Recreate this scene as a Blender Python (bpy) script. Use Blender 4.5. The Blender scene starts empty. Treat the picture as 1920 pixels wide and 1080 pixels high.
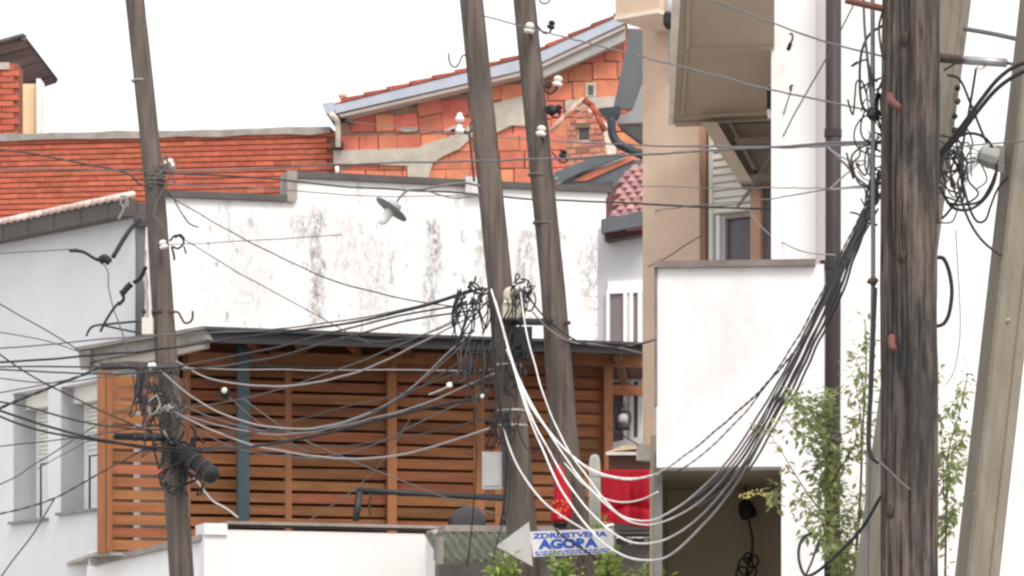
import bpy, bmesh, math, random
from mathutils import Vector, Matrix, noise
R = math.radians
random.seed(7)
scene = bpy.context.scene
C = scene.collection

# ------------------------------------------------------------------ camera, sky, sun, exposure
FOC, HOR, CZ = 6000.0, 1400.0, 1.6       # focal length and horizon row of the telephoto shot, eye height
cd = bpy.data.cameras.new('camera'); cam = bpy.data.objects.new('camera', cd); C.objects.link(cam)
cam.location = (0, 0, CZ); cam.rotation_euler = (R(90), 0, 0)
cd.sensor_width = 36.0; cd.lens = 36.0 * FOC / 1920.0
cd.shift_y = (HOR - 540.0) / 1920.0
cd.clip_start = 0.1; cd.clip_end = 3000
scene.camera = cam

SUN_EL, SUN_AZ = 52.0, 158.0             # azimuth clockwise from +Y: behind the camera, to the right
world = bpy.data.worlds.new('World'); scene.world = world; world.use_nodes = True
nt = world.node_tree; nt.nodes.clear()
sky = nt.nodes.new('ShaderNodeTexSky'); sky.sky_type = 'NISHITA'; sky.sun_disc = False
sky.sun_elevation = R(SUN_EL); sky.sun_rotation = R(SUN_AZ); sky.dust_density = 6; sky.air_density = 1.5
bg1 = nt.nodes.new('ShaderNodeBackground'); bg1.inputs['Strength'].default_value = 0.05
bg2 = nt.nodes.new('ShaderNodeBackground'); bg2.inputs['Color'].default_value = (0.97, 0.985, 1.0, 1); bg2.inputs['Strength'].default_value = 0.80
addn = nt.nodes.new('ShaderNodeAddShader'); wo = nt.nodes.new('ShaderNodeOutputWorld')
nt.links.new(sky.outputs[0], bg1.inputs['Color']); nt.links.new(bg1.outputs[0], addn.inputs[0])
nt.links.new(bg2.outputs[0], addn.inputs[1]); nt.links.new(addn.outputs[0], wo.inputs[0])

sd = bpy.data.lights.new('sun', 'SUN'); sun = bpy.data.objects.new('sun', sd); C.objects.link(sun)
sd.energy = 1.5; sd.angle = R(22); sd.color = (1.0, 0.965, 0.92)
sdir = Vector((math.sin(R(SUN_AZ)) * math.cos(R(SUN_EL)), math.cos(R(SUN_AZ)) * math.cos(R(SUN_EL)), math.sin(R(SUN_EL))))
sun.rotation_euler = sdir.to_track_quat('Z', 'Y').to_euler(); sun.location = (0, 0, 40)
vs = scene.view_settings
vs.view_transform = 'Standard'; vs.look = 'None'; vs.gamma = 1.0; vs.exposure = 0.42; vs.use_curve_mapping = False
scene.cycles.filter_width = 2.5
scene.cycles.max_bounces = 8

# ------------------------------------------------------------------ materials
MATS = {}
def M(name, col, rough=0.75, var=0.14, scale=6.0, bump=0.15, bscale=35.0, rnd=0.0, hue=0.0, metal=0.0, stretch=(1, 1, 1), spec=0.3, dirt=None, dirt_amt=0.35):
    if name in MATS: return MATS[name]
    m = bpy.data.materials.new(name); m.use_nodes = True
    t = m.node_tree; N = t.nodes; L = t.links
    b = N['Principled BSDF']; b.inputs['Roughness'].default_value = rough; b.inputs['Metallic'].default_value = metal
    b.inputs['Specular IOR Level'].default_value = spec
    tc = N.new('ShaderNodeTexCoord'); mp = N.new('ShaderNodeMapping'); mp.inputs['Scale'].default_value = stretch
    oi = N.new('ShaderNodeObjectInfo')
    off = N.new('ShaderNodeVectorMath'); off.operation = 'SCALE'; off.inputs[0].default_value = (37.1, 21.7, 53.3)
    L.new(oi.outputs['Random'], off.inputs['Scale']); L.new(off.outputs[0], mp.inputs['Location'])
    L.new(tc.outputs['Object'], mp.inputs['Vector'])
    nz = N.new('ShaderNodeTexNoise'); nz.inputs['Scale'].default_value = scale; nz.inputs['Detail'].default_value = 6; nz.inputs['Roughness'].default_value = 0.62
    L.new(mp.outputs[0], nz.inputs['Vector'])
    mr = N.new('ShaderNodeMapRange'); mr.inputs['From Min'].default_value = 0.28; mr.inputs['From Max'].default_value = 0.72
    mr.inputs['To Min'].default_value = 1 - var; mr.inputs['To Max'].default_value = 1 + var
    L.new(nz.outputs['Fac'], mr.inputs['Value'])
    hs = N.new('ShaderNodeHueSaturation'); hs.inputs['Color'].default_value = (*col, 1)
    if rnd or hue:
        m1 = N.new('ShaderNodeMapRange'); m1.inputs['To Min'].default_value = 1 - rnd; m1.inputs['To Max'].default_value = 1 + rnd
        L.new(oi.outputs['Random'], m1.inputs['Value'])
        mu = N.new('ShaderNodeMath'); mu.operation = 'MULTIPLY'; L.new(m1.outputs[0], mu.inputs[0]); L.new(mr.outputs[0], mu.inputs[1])
        L.new(mu.outputs[0], hs.inputs['Value'])
        if hue:
            wn = N.new('ShaderNodeTexWhiteNoise'); wn.noise_dimensions = '1D'; L.new(oi.outputs['Random'], wn.inputs['W'])
            m2 = N.new('ShaderNodeMapRange'); m2.inputs['To Min'].default_value = 0.5 - hue; m2.inputs['To Max'].default_value = 0.5 + hue
            L.new(wn.outputs['Value'], m2.inputs['Value']); L.new(m2.outputs[0], hs.inputs['Hue'])
    else:
        L.new(mr.outputs[0], hs.inputs['Value'])
    last = hs.outputs[0]
    if dirt:
        n2 = N.new('ShaderNodeTexNoise'); n2.inputs['Scale'].default_value = scale * 0.37; n2.inputs['Detail'].default_value = 9; n2.inputs['Roughness'].default_value = 0.7
        L.new(mp.outputs[0], n2.inputs['Vector'])
        r2 = N.new('ShaderNodeMapRange'); r2.inputs['From Min'].default_value = 0.5; r2.inputs['From Max'].default_value = 0.72; r2.inputs['To Max'].default_value = dirt_amt
        L.new(n2.outputs['Fac'], r2.inputs['Value'])
        mx = N.new('ShaderNodeMix'); mx.data_type = 'RGBA'; L.new(r2.outputs[0], mx.inputs['Factor']); L.new(last, mx.inputs['A']); mx.inputs['B'].default_value = (*dirt, 1)
        last = mx.outputs['Result']
    L.new(last, b.inputs['Base Color'])
    if bump:
        n3 = N.new('ShaderNodeTexNoise'); n3.inputs['Scale'].default_value = bscale; n3.inputs['Detail'].default_value = 5
        L.new(mp.outputs[0], n3.inputs['Vector'])
        bp = N.new('ShaderNodeBump'); bp.inputs['Strength'].default_value = bump; bp.inputs['Distance'].default_value = 0.02
        L.new(n3.outputs['Fac'], bp.inputs['Height']); L.new(bp.outputs[0], b.inputs['Normal'])
    MATS[name] = m
    return m

# ------------------------------------------------------------------ geometry helpers
def P(px, py, Y):
    """a point of the place seen at photo pixel (px, py), Y metres in front of the camera"""
    return Vector(((px - 960.0) * Y / FOC, Y, CZ + (HOR - py) * Y / FOC))

class Pl:
    """a plane of the place with a local frame: u along it, d away from the street, w up"""
    def __init__(s, a, b, c=None):
        if c is None:
            A = Vector(((a[0] - 960) * a[1] / FOC, a[1], 0)); B = Vector(((b[0] - 960) * b[1] / FOC, b[1], 0))
            s.o = A; s.u = (B - A).normalized(); s.w = Vector((0, 0, 1))
        else:
            A, B, Cc = P(*a), P(*b), P(*c)
            s.o = A; s.u = (B - A).normalized()
            q = Cc - A; s.w = (q - s.u * q.dot(s.u)).normalized()
        s.v = s.w.cross(s.u)
        s.M = Matrix(((s.u.x, s.v.x, s.w.x, s.o.x), (s.u.y, s.v.y, s.w.y, s.o.y), (s.u.z, s.v.z, s.w.z, s.o.z), (0, 0, 0, 1)))
    def l(s, px, py):
        d = Vector(((px - 960) / FOC, 1, (HOR - py) / FOC)); o = Vector((0, 0, CZ))
        t = (s.o - o).dot(s.v) / d.dot(s.v)
        q = o + d * t - s.o
        return q.dot(s.u), q.dot(s.w)
    def g(s, u, d, w): return s.M @ Vector((u, d, w))

def place(o, parent):
    if parent is not None:
        o.parent = parent
        o.matrix_parent_inverse = parent.matrix_basis.inverted()

def mk(name, verts, faces, mat, parent=None, mtx=None, smooth=False):
    me = bpy.data.meshes.new(name); me.from_pydata([tuple(v) for v in verts], [], faces)
    bm = bmesh.new(); bm.from_mesh(me); bmesh.ops.recalc_face_normals(bm, faces=bm.faces); bm.to_mesh(me); bm.free()
    if smooth:
        for p in me.polygons: p.use_smooth = True
    me.materials.append(mat)
    o = bpy.data.objects.new(name, me); C.objects.link(o)
    if mtx is not None: o.matrix_basis = mtx
    place(o, parent)
    return o

def inst(name, me, mtx, parent):
    o = bpy.data.objects.new(name, me); C.objects.link(o); o.matrix_basis = mtx; place(o, parent); return o

class MB:
    def __init__(s): s.v = []; s.f = []
    def add(s, vs, fs):
        k = len(s.v); s.v += [Vector(q) for q in vs]; s.f += [[i + k for i in q] for q in fs]; return s
    def box(s, a, b):
        x0, y0, z0 = a; x1, y1, z1 = b
        return s.add([(x0,y0,z0),(x1,y0,z0),(x1,y1,z0),(x0,y1,z0),(x0,y0,z1),(x1,y0,z1),(x1,y1,z1),(x0,y1,z1)],
                     [(0,3,2,1),(4,5,6,7),(0,1,5,4),(1,2,6,5),(2,3,7,6),(3,0,4,7)])
    def prism(s, pts, d0, d1):
        n = len(pts); vs = [(u, d0, w) for u, w in pts] + [(u, d1, w) for u, w in pts]
        return s.add(vs, [list(range(n)), list(range(2*n-1, n-1, -1))] + [(i, (i+1) % n, n+(i+1) % n, n+i) for i in range(n)])
    def tube(s, pts, rad, n=6, cap=True):
        pts = [Vector(p) for p in pts]; m = len(pts)
        rs = rad if isinstance(rad, (list, tuple)) else [rad] * m
        ref = None; vs = []; fs = []
        for i, p in enumerate(pts):
            t = (pts[min(i+1, m-1)] - pts[max(i-1, 0)])
            t = t.normalized() if t.length > 1e-9 else Vector((0, 0, 1))
            if ref is None:
                ref = t.cross(Vector((0.31, 0.9, 0.27)))
                if ref.length < 1e-3: ref = t.cross(Vector((1, 0, 0)))
            a = (ref - t * ref.dot(t)).normalized(); ref = a; b = t.cross(a)
            for k in range(n):
                an = 2 * math.pi * k / n
                vs.append(p + (a * math.cos(an) + b * math.sin(an)) * rs[i])
        for i in range(m - 1):
            for k in range(n):
                fs.append((i*n+k, i*n+(k+1) % n, (i+1)*n+(k+1) % n, (i+1)*n+k))
        if cap: fs += [list(range(n))[::-1], [(m-1)*n+k for k in range(n)]]
        return s.add(vs, fs)
    def lathe(s, o, axis, prof, n=16):
        """prof: (distance along axis, radius)"""
        ax = Vector(axis).normalized()
        a = ax.cross(Vector((0.2, 0.93, 0.31))).normalized(); b = ax.cross(a); o = Vector(o)
        vs = []; fs = []
        for h, r in prof:
            for k in range(n):
                an = 2*math.pi*k/n; vs.append(o + ax*h + (a*math.cos(an)+b*math.sin(an))*max(r, 1e-4))
        for i in range(len(prof)-1):
            for k in range(n): fs.append((i*n+k, i*n+(k+1) % n, (i+1)*n+(k+1) % n, (i+1)*n+k))
        fs += [list(range(n))[::-1], [(len(prof)-1)*n+k for k in range(n)]]
        return s.add(vs, fs)
    def build(s, name, mat, parent=None, mtx=None, smooth=False): return mk(name, s.v, s.f, mat, parent, mtx, smooth)

def sm(pts, k=7):
    """Catmull-Rom through pts"""
    pts = [Vector(p) for p in pts]
    if len(pts) < 3:
        return [pts[0].lerp(pts[1], i / 4) for i in range(5)]
    q = [pts[0]*2 - pts[1]] + pts + [pts[-1]*2 - pts[-2]]; out = []
    for i in range(1, len(q) - 2):
        a, b, c, d = q[i-1], q[i], q[i+1], q[i+2]
        for j in range(k):
            t = j / k
            out.append(0.5*((2*b) + (c-a)*t + (2*a-5*b+4*c-d)*t*t + (3*b-a-3*c+d)*t**3))
    out.append(pts[-1]); return out

def tag(o, label, cat=None, group=None, kind=None):
    if label: o['label'] = label
    if cat: o['category'] = cat
    if group: o['group'] = group
    if kind: o['kind'] = kind
    return o
def thing(name, label, cat, loc, group=None):
    o = bpy.data.objects.new(name, None); C.objects.link(o); o.location = loc; o.empty_display_size = 0.2; o['kind'] = 'thing'
    return tag(o, label, cat, group)

def poly(name, pl, pts, d0, d1, mat, parent=None):
    return MB().prism([pl.l(*p) for p in pts], d0, d1).build(name, mat, parent, pl.M)
def rect(name, pl, x0, y0, x1, y1, d0, d1, mat, parent=None):
    """a true rectangle on the plane, spanned by two opposite photo corners"""
    a = pl.l(x0, y0); b = pl.l(x1, y1)
    return MB().box((min(a[0], b[0]), min(d0, d1), min(a[1], b[1])), (max(a[0], b[0]), max(d0, d1), max(a[1], b[1]))).build(name, mat, parent, pl.M)
def base(px, Y, z=0.0): return Vector(((px - 960) * Y / FOC, Y, z))
def ptube(name, pts, wpx, mat, parent=None, n=8, k=6, straight=False):
    """pts (px, py, Y), wpx = width in photo pixels"""
    q = [P(*p) for p in pts]; q = q if straight else sm(q, k)
    Ym = sum(p[2] for p in pts) / len(pts)
    return MB().tube(q, wpx * 0.5 * Ym / FOC, n).build(name, mat, parent, None, True)

def boxmesh(name, sx, sy, sz, mat, jit=0.0):
    v = [Vector((x, y, z)) for z in (-sz/2, sz/2) for y in (0, sy) for x in (-sx/2, sx/2)]
    v = [q + Vector((random.uniform(-jit, jit), random.uniform(-jit, jit)*0.5, random.uniform(-jit, jit))) for q in v]
    me = bpy.data.meshes.new(name)
    me.from_pydata([tuple(q) for q in v], [], [(0,1,5,4),(1,3,7,5),(3,2,6,7),(2,0,4,6),(4,5,7,6),(0,2,3,1)])
    me.materials.append(mat); return me
def inside(p, poly_):
    x, y = p; c = False; j = len(poly_) - 1
    for i in range(len(poly_)):
        xi, yi = poly_[i]; xj, yj = poly_[j]
        if (yi > y) != (yj > y) and x < (xj-xi)*(y-yi)/(yj-yi)+xi: c = not c
        j = i
    return c

# ------------------------------------------------------------------ palette
brick_m   = M('red_brick', (0.45, 0.118, 0.070), 0.85, 0.24, 6, 0.3, 45, rnd=0.13, hue=0.006, dirt=(0.26, 0.10, 0.075), dirt_amt=0.5)
block_m   = M('clay_block', (0.63, 0.205, 0.125), 0.85, 0.2, 5, 0.4, 40, rnd=0.18, hue=0.014, dirt=(0.36, 0.16, 0.12), dirt_amt=0.55)
mortar_m  = M('mortar', (0.27, 0.095, 0.062), 0.95, 0.2, 8, 0.4, 30)
conc_m    = M('rough_concrete', (0.46, 0.41, 0.35), 0.9, 0.2, 4, 0.5, 20, dirt=(0.2, 0.17, 0.14))
cap_m     = M('dark_coping', (0.10, 0.09, 0.088), 0.7, 0.25, 5, 0.2, 20)
capl_m    = M('grey_coping', (0.33, 0.29, 0.26), 0.8, 0.25, 6, 0.3, 20, dirt=(0.12, 0.1, 0.09))
white_m   = M('white_render', (0.76, 0.735, 0.735), 0.9, 0.05, 2.0, 0.12, 30, dirt=(0.50, 0.47, 0.46), dirt_amt=0.55)
whitec_m  = M('clean_white_paint', (0.86, 0.85, 0.84), 0.85, 0.03, 2.0, 0.08, 30)
lgrey_m   = M('pale_grey_render', (0.71, 0.71, 0.725), 0.9, 0.05, 1.6, 0.1, 30, dirt=(0.5, 0.5, 0.53), dirt_amt=0.3)
jamb_m    = M('grey_reveal', (0.42, 0.42, 0.44), 0.9, 0.06, 2.0, 0.1, 30)
beige_m   = M('beige_render', (0.64, 0.475, 0.36), 0.9, 0.09, 3.0, 0.25, 60, dirt=(0.50, 0.36, 0.26), dirt_amt=0.35)
pink_m    = M('pinkish_render', (0.52, 0.32, 0.22), 0.9, 0.08, 3.0, 0.2, 60)
taupe_m   = M('taupe_paint', (0.47, 0.38, 0.30), 0.85, 0.06, 2.0, 0.1, 25)
dtaupe_m  = M('dark_taupe', (0.19, 0.145, 0.11), 0.85, 0.1, 3.0, 0.1, 25)
wood_m    = M('pergola_wood', (0.235, 0.090, 0.037), 0.7, 0.34, 6, 0.3, 30, rnd=0.3, hue=0.012, stretch=(0.35, 3, 3), dirt=(0.11, 0.055, 0.035), dirt_amt=0.35)
woodl_m   = M('lit_pergola_wood', (0.33, 0.125, 0.052), 0.6, 0.26, 5, 0.15, 30, rnd=0.2, hue=0.01, stretch=(0.35, 3, 3))  # slat wood lightened to paint in light on the bay outside the roof
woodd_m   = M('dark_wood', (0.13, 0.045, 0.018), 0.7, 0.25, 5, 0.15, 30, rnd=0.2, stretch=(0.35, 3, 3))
woodp_m   = M('post_wood', (0.31, 0.125, 0.054), 0.6, 0.2, 5, 0.15, 30, rnd=0.12, stretch=(3, 3, 0.35))
conpole_m = M('concrete_pole', (0.245, 0.215, 0.175), 0.9, 0.2, 5, 0.3, 30, stretch=(2, 2, 0.5), dirt=(0.2, 0.17, 0.13), dirt_amt=0.5)
steel_m   = M('dark_steel', (0.05, 0.055, 0.06), 0.5, 0.2, 8, 0.05, 30, metal=0.3)
teal_m    = M('teal_painted_steel', (0.035, 0.06, 0.075), 0.4, 0.1, 4, 0.03, 30, spec=0.5)
galv_m    = M('galvanised_sheet', (0.42, 0.45, 0.52), 0.5, 0.1, 3, 0.05, 20, metal=0.2)
zinc_m    = M('grey_sheet_metal', (0.13, 0.14, 0.15), 0.5, 0.12, 3, 0.05, 20, metal=0.2)
rust_m    = M('rusty_iron', (0.075, 0.05, 0.04), 0.8, 0.3, 20, 0.2, 60)
redrust_m = M('red_oxide_iron', (0.15, 0.062, 0.048), 0.75, 0.3, 20, 0.2, 60)
cer_m     = M('white_ceramic', (0.85, 0.82, 0.77), 0.25, 0.08, 10, 0.0, 10, spec=0.6)
blk_m     = M('black_rubber', (0.022, 0.022, 0.025), 0.55, 0.2, 8, 0.05, 60)
gcab_m    = M('grey_cable_sheath', (0.13, 0.122, 0.122), 0.5, 0.2, 8, 0.0, 60)
lcab_m    = M('pale_cable_sheath', (0.34, 0.315, 0.305), 0.45, 0.12, 8, 0.0, 60)
wcab_m    = M('white_cable_sheath', (0.80, 0.78, 0.77), 0.45, 0.1, 8, 0.0, 60)
gcab2_m   = M('white_to_dark_cable', (0.70, 0.67, 0.65), 0.6, 0.3, 5, 0.0, 60)
def _fade_dark(m, x0, x1, dark):
    # sheath colour blends to dark grey towards the thick pole
    t = m.node_tree; N = t.nodes; L = t.links; b = N['Principled BSDF']; src = b.inputs['Base Color'].links[0].from_socket
    tc = N.new('ShaderNodeTexCoord'); sx = N.new('ShaderNodeSeparateXYZ'); L.new(tc.outputs['Object'], sx.inputs[0])
    mr = N.new('ShaderNodeMapRange'); mr.interpolation_type = 'SMOOTHSTEP'; mr.inputs['From Min'].default_value = x0; mr.inputs['From Max'].default_value = x1
    L.new(sx.outputs['X'], mr.inputs['Value'])
    mx = N.new('ShaderNodeMix'); mx.data_type = 'RGBA'; L.new(mr.outputs[0], mx.inputs['Factor']); L.new(src, mx.inputs['A']); mx.inputs['B'].default_value = (*dark, 1)
    L.new(mx.outputs['Result'], b.inputs['Base Color'])
_fade_dark(gcab2_m, 0.75, 1.55, (0.085, 0.08, 0.08))
dcab_m    = M('dark_cable_sheath', (0.055, 0.052, 0.054), 0.5, 0.25, 8, 0.0, 60)
frame_m   = M('white_window_frame', (0.86, 0.86, 0.86), 0.4, 0.03, 5, 0.0, 10)
shut_m    = M('cream_shutter', (0.84, 0.80, 0.73), 0.5, 0.05, 5, 0.0, 10)
glass_m   = M('dim_window_glass', (0.085, 0.08, 0.095), 0.12, 0.2, 1.5, 0.0, 10, spec=0.6)
mauve_m   = M('curtained_glass', (0.20, 0.165, 0.175), 0.2, 0.2, 2.0, 0.0, 10, spec=0.5)
cream_m   = M('cream_render', (0.80, 0.62, 0.40), 0.9, 0.06, 3, 0.15, 30)
tile_m    = M('pink_roof_tile', (0.38, 0.20, 0.20), 0.7, 0.3, 12, 0.2, 40, rnd=0.3, hue=0.012)
rtile_m   = M('red_roof_tile', (0.34, 0.085, 0.055), 0.8, 0.25, 10, 0.3, 40, rnd=0.25)
pipe_m    = M('brown_downpipe', (0.046, 0.037, 0.037), 0.55, 0.12, 3, 0.05, 20)
asph_m    = M('pavement', (0.30, 0.29, 0.28), 0.95, 0.2, 0.8, 0.3, 10)

def pole_wood(name, light, mid, dark, patch, fine=30.0, patch_amt=0.6, zst=0.05):
    m = bpy.data.materials.new(name); m.use_nodes = True; t = m.node_tree; N = t.nodes; L = t.links; b = N['Principled BSDF']
    b.inputs['Roughness'].default_value = 0.95; b.inputs['Specular IOR Level'].default_value = 0.15
    tc = N.new('ShaderNodeTexCoord')
    def nz(sc, st, det=6, ro=0.6):
        mp = N.new('ShaderNodeMapping'); mp.inputs['Scale'].default_value = st; L.new(tc.outputs['Object'], mp.inputs[0])
        n = N.new('ShaderNodeTexNoise'); n.inputs['Scale'].default_value = sc; n.inputs['Detail'].default_value = det; n.inputs['Roughness'].default_value = ro
        n.inputs['Distortion'].default_value = 0.3
        L.new(mp.outputs[0], n.inputs['Vector']); return n.outputs['Fac']
    f1 = nz(fine, (1, 1, zst)); cr = N.new('ShaderNodeValToRGB'); e = cr.color_ramp
    e.elements[0].position = 0.34; e.elements[0].color = (*dark, 1); e.elements[1].position = 0.66; e.elements[1].color = (*light, 1)
    q = e.elements.new(0.47); q.color = (*mid, 1)
    L.new(f1, cr.inputs[0])
    f2 = nz(4.2, (1, 1, 0.36), 6, 0.7); r2 = N.new('ShaderNodeMapRange'); r2.inputs['From Min'].default_value = 0.47; r2.inputs['From Max'].default_value = 0.62; r2.inputs['To Max'].default_value = patch_amt
    L.new(f2, r2.inputs['Value'])
    mx = N.new('ShaderNodeMix'); mx.data_type = 'RGBA'; L.new(r2.outputs[0], mx.inputs['Factor']); L.new(cr.outputs[0], mx.inputs['A']); mx.inputs['B'].default_value = (*patch, 1)
    L.new(mx.outputs['Result'], b.inputs['Base Color'])
    bp = N.new('ShaderNodeBump'); bp.inputs['Strength'].default_value = 0.7; bp.inputs['Distance'].default_value = 0.03
    L.new(f1, bp.inputs['Height']); L.new(bp.outputs[0], b.inputs['Normal'])
    MATS[name] = m; return m
polew_m = pole_wood('weathered_pole_wood', (0.180, 0.148, 0.130), (0.132, 0.107, 0.094), (0.076, 0.061, 0.054), (0.080, 0.070, 0.066), 22.0, 0.5, 0.05)

# ------------------------------------------------------------------ ground
g = MB().add([(-400, -200, 0), (400, -200, 0), (400, 900, 0), (-400, 900, 0)], [(0, 1, 2, 3)]).build('ground', asph_m)
tag(g, None, kind='structure')

# ================================================================== BUILDINGS
# ---- long red brick wall (far left)
RB = Pl((0, 45.0), (620, 44.4))
t = thing('brick_building', 'long red brick building with flat grey top edge behind the leaning left pole', 'building', base(300, 46))
rect('mortar_bed', RB, -60, 262, 632, 560, 0.03, 0.5, mortar_m, t)
lb = [boxmesh('brick', 0.2485, 0.05, 0.060, brick_m, 0.002) for _ in range(4)]
ua, zt = RB.l(-30, 262); ub, _ = RB.l(628, 262)
zrow = zt - 0.02; row = 0; nb = 0; hid = MB()
bb = [RB.l(x, y) for x, y in ((-40, 240), (640, 240), (640, 370), (312, 370), (262, 400), (-40, 468))]
while zrow > RB.l(0, 470)[1]:
    u = ua - (0.125 if row % 2 else 0.0)
    while u < ub:
        c = u + 0.1215
        if inside((c, zrow - 0.03), bb) and c < ub - 0.09:
            m = RB.M @ Matrix.Translation((c, random.uniform(-0.007, 0.004), zrow - 0.03)) @ Matrix.Rotation(random.uniform(-0.006, 0.006), 4, 'Y')
            inst('brick', random.choice(lb), m, t); nb += 1
        u += 0.2515
    zrow -= 0.0755; row += 1
# uneven rendered top edge
xs = [i * 40 - 60 for i in range(18)]
pts = [(x, 254 - (x + 60) * 0.023 + random.uniform(-2, 2)) for x in xs] + [(x, 266 - (x + 60) * 0.021 + random.uniform(-2, 2)) for x in reversed(xs)]
poly('coping', RB, [(min(p[0], 624), p[1]) for p in pts], -0.05, 0.45, capl_m, t)

# ---- brick turret with boarded roof, top left
t = thing('roof_turret', 'brick and cream turret with dark boarded roof overhang above the brick wall', 'turret', base(20, 46.5))
TB = Pl((-40, 45.6), (34, 45.6)); TC = Pl((36, 46.3), (78, 46.3))
rect('mortar_core', TB, -40, 118, 33, 256, 0.02, 0.5, mortar_m, t)
tb = [boxmesh('brick', 0.235, 0.09, 0.072, brick_m, 0.005) for _ in range(3)]
u1, z0 = TB.l(35, 256); _, z1 = TB.l(35, 118); r = 0; z = z0
while z < z1 - 0.05:
    u = u1 - 0.1175 - (0.07 if r % 2 else 0)
    for k in range(3):
        inst('brick', random.choice(tb), TB.M @ Matrix.Translation((u - 0.25*k, random.uniform(-0.015, 0.0), z + 0.04)), t)
    z += 0.086; r += 1
rect('concrete_pad', TB, -40, 118, 18, 131, -0.04, 0.4, conc_m, t)
rect('side_wall', TC, 32, 157, 42, 262, -0.12, 0.3, whitec_m, t)
rect('back_wall', TC, 42, 157, 72, 262, 0.0, 0.4, cream_m, t)
rect('corner_pier', TC, 70, 150, 78, 262, -0.1, 0.3, whitec_m, t)
TR = Pl((-60, 112, 46.2), (47, 80, 46.4), (112, 158, 47.8))
roof = poly('roof', TR, [(-70, 78), (-4, 82), (46, 68), (52, 76), (110, 152), (106, 158), (86, 163), (-60, 200)], -0.06, -0.02, cap_m, t)
for i in range(6):
    a = i / 6.0; b2 = (i + 0.9) / 6.0
    q0 = (46 + 60*a, 76 + 80*a); q1 = (46 + 60*b2, 76 + 80*b2)
    MBp = [TR.l(-70 + 60*a, 108 + 86*a), TR.l(*q0), TR.l(*q1), TR.l(-70 + 60*b2, 108 + 86*b2)]
    mk_ = MB().prism(MBp, -0.02, 0.012 if i % 2 else 0.0).build('soffit_board', M('brown_soffit_board', (0.16, 0.115, 0.11), 0.8, 0.2, 6, 0.2, 30, rnd=0.25), t, TR.M)
MB().tube([P(44, 76, 46.3), P(46, 66, 46.3), P(49, 66, 46.3)], [0.05, 0.035, 0.01], 6).build('ridge_tile', cap_m, t)

# ---- unfinished gable house of clay blocks
GB = Pl((630, 44.3), (1190, 44.0))
t = thing('gable_house', 'unfinished house with gable wall of orange clay blocks and concrete patches', 'house', base(900, 45.5))
gpoly = [(630, 216), (972, 135), (1010, 118), (1175, 52), (1215, 52), (1215, 420), (630, 420)]
poly('backing_wall', GB, gpoly, 0.04, 0.4, M('block_joint', (0.42, 0.26, 0.19), 0.95, 0.25, 8, 0.4, 30), t)
gl = [GB.l(*p) for p in gpoly]
bms = [boxmesh('clay_block', w, 0.06, 0.228, block_m, 0.006) for w in (0.245, 0.325, 0.325, 0.365, 0.245)]
bws = (0.245, 0.325, 0.325, 0.365, 0.245)
zr = GB.l(630, 352)[1]; rr = 0
zend = GB.l(1190, 50)[1]; ue = GB.l(1208, 300)[0]
while zr < zend:
    u = GB.l(640, 300)[0] + (0.14 if rr % 2 else 0)
    while u < ue:
        k = random.randrange(5); w = bws[k]; c = u + w/2
        # courses in the middle of the wall were laid crooked
        px_ = 630 + c / GB.l(1190, 300)[0] * 560
        tilt = -0.16 * math.exp(-((px_ - 800) / 70.0)**2) if zr > GB.l(700, 275)[1] else 0
        lift = 0.05 * math.sin(px_ * 0.011) if zr > GB.l(700, 275)[1] else 0
        zc = zr + 0.114 + lift
        if inside((c - w*0.3, zc + 0.10), gl) and inside((c + w*0.3, zc + 0.10), gl):
            inst('clay_block', bms[k], GB.M @ Matrix.Translation((c, random.uniform(-0.012, 0.01), zc)) @ Matrix.Rotation(tilt + random.uniform(-0.018, 0.018), 4, 'Y'), t)
        u += w + random.uniform(0.008, 0.02)
    zr += 0.242; rr += 1
poly('concrete_beam', GB, [(626, 283), (700, 281), (785, 278), (806, 268), (850, 256), (880, 236), (918, 218), (990, 190), (990, 226), (925, 246), (885, 258), (862, 280), (834, 292), (812, 306), (804, 334), (766, 334), (764, 312), (700, 309), (626, 309)], -0.045, 0.06, conc_m, t)
poly('concrete_patch', GB, [(925, 195), (990, 178), (1000, 238), (960, 236), (930, 250)], -0.05, 0.06, conc_m, t)
poly('concrete_patch', GB, [(1060, 190), (1100, 184), (1190, 180), (1190, 204), (1130, 206), (1060, 208)], -0.045, 0.06, conc_m, t)
poly('mortar_smear', GB, [(732, 200), (745, 196), (770, 190), (774, 195), (752, 200), (738, 204)], -0.022, 0.02, conc_m, t)
poly('mortar_smear', GB, [(744, 243), (756, 238), (784, 240), (782, 246), (760, 248)], -0.022, 0.02, conc_m, t)
poly('mortar_smear', GB, [(830, 246), (846, 238), (862, 232), (860, 238), (846, 246)], -0.022, 0.02, conc_m, t)
vb = rect('vent_block', GB, 1098, 156, 1118, 182, -0.04, 0.03, conc_m, t)
rect('vent_hole', GB, 1103, 161, 1113, 179, -0.044, -0.03, cap_m, vb)
for (x, y) in ((776, 194), (1118, 90), (868, 172)): rect('joist_hole', GB, x - 7, y - 6, x + 8, y + 5, -0.03, 0.0, cap_m, t)
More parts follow.
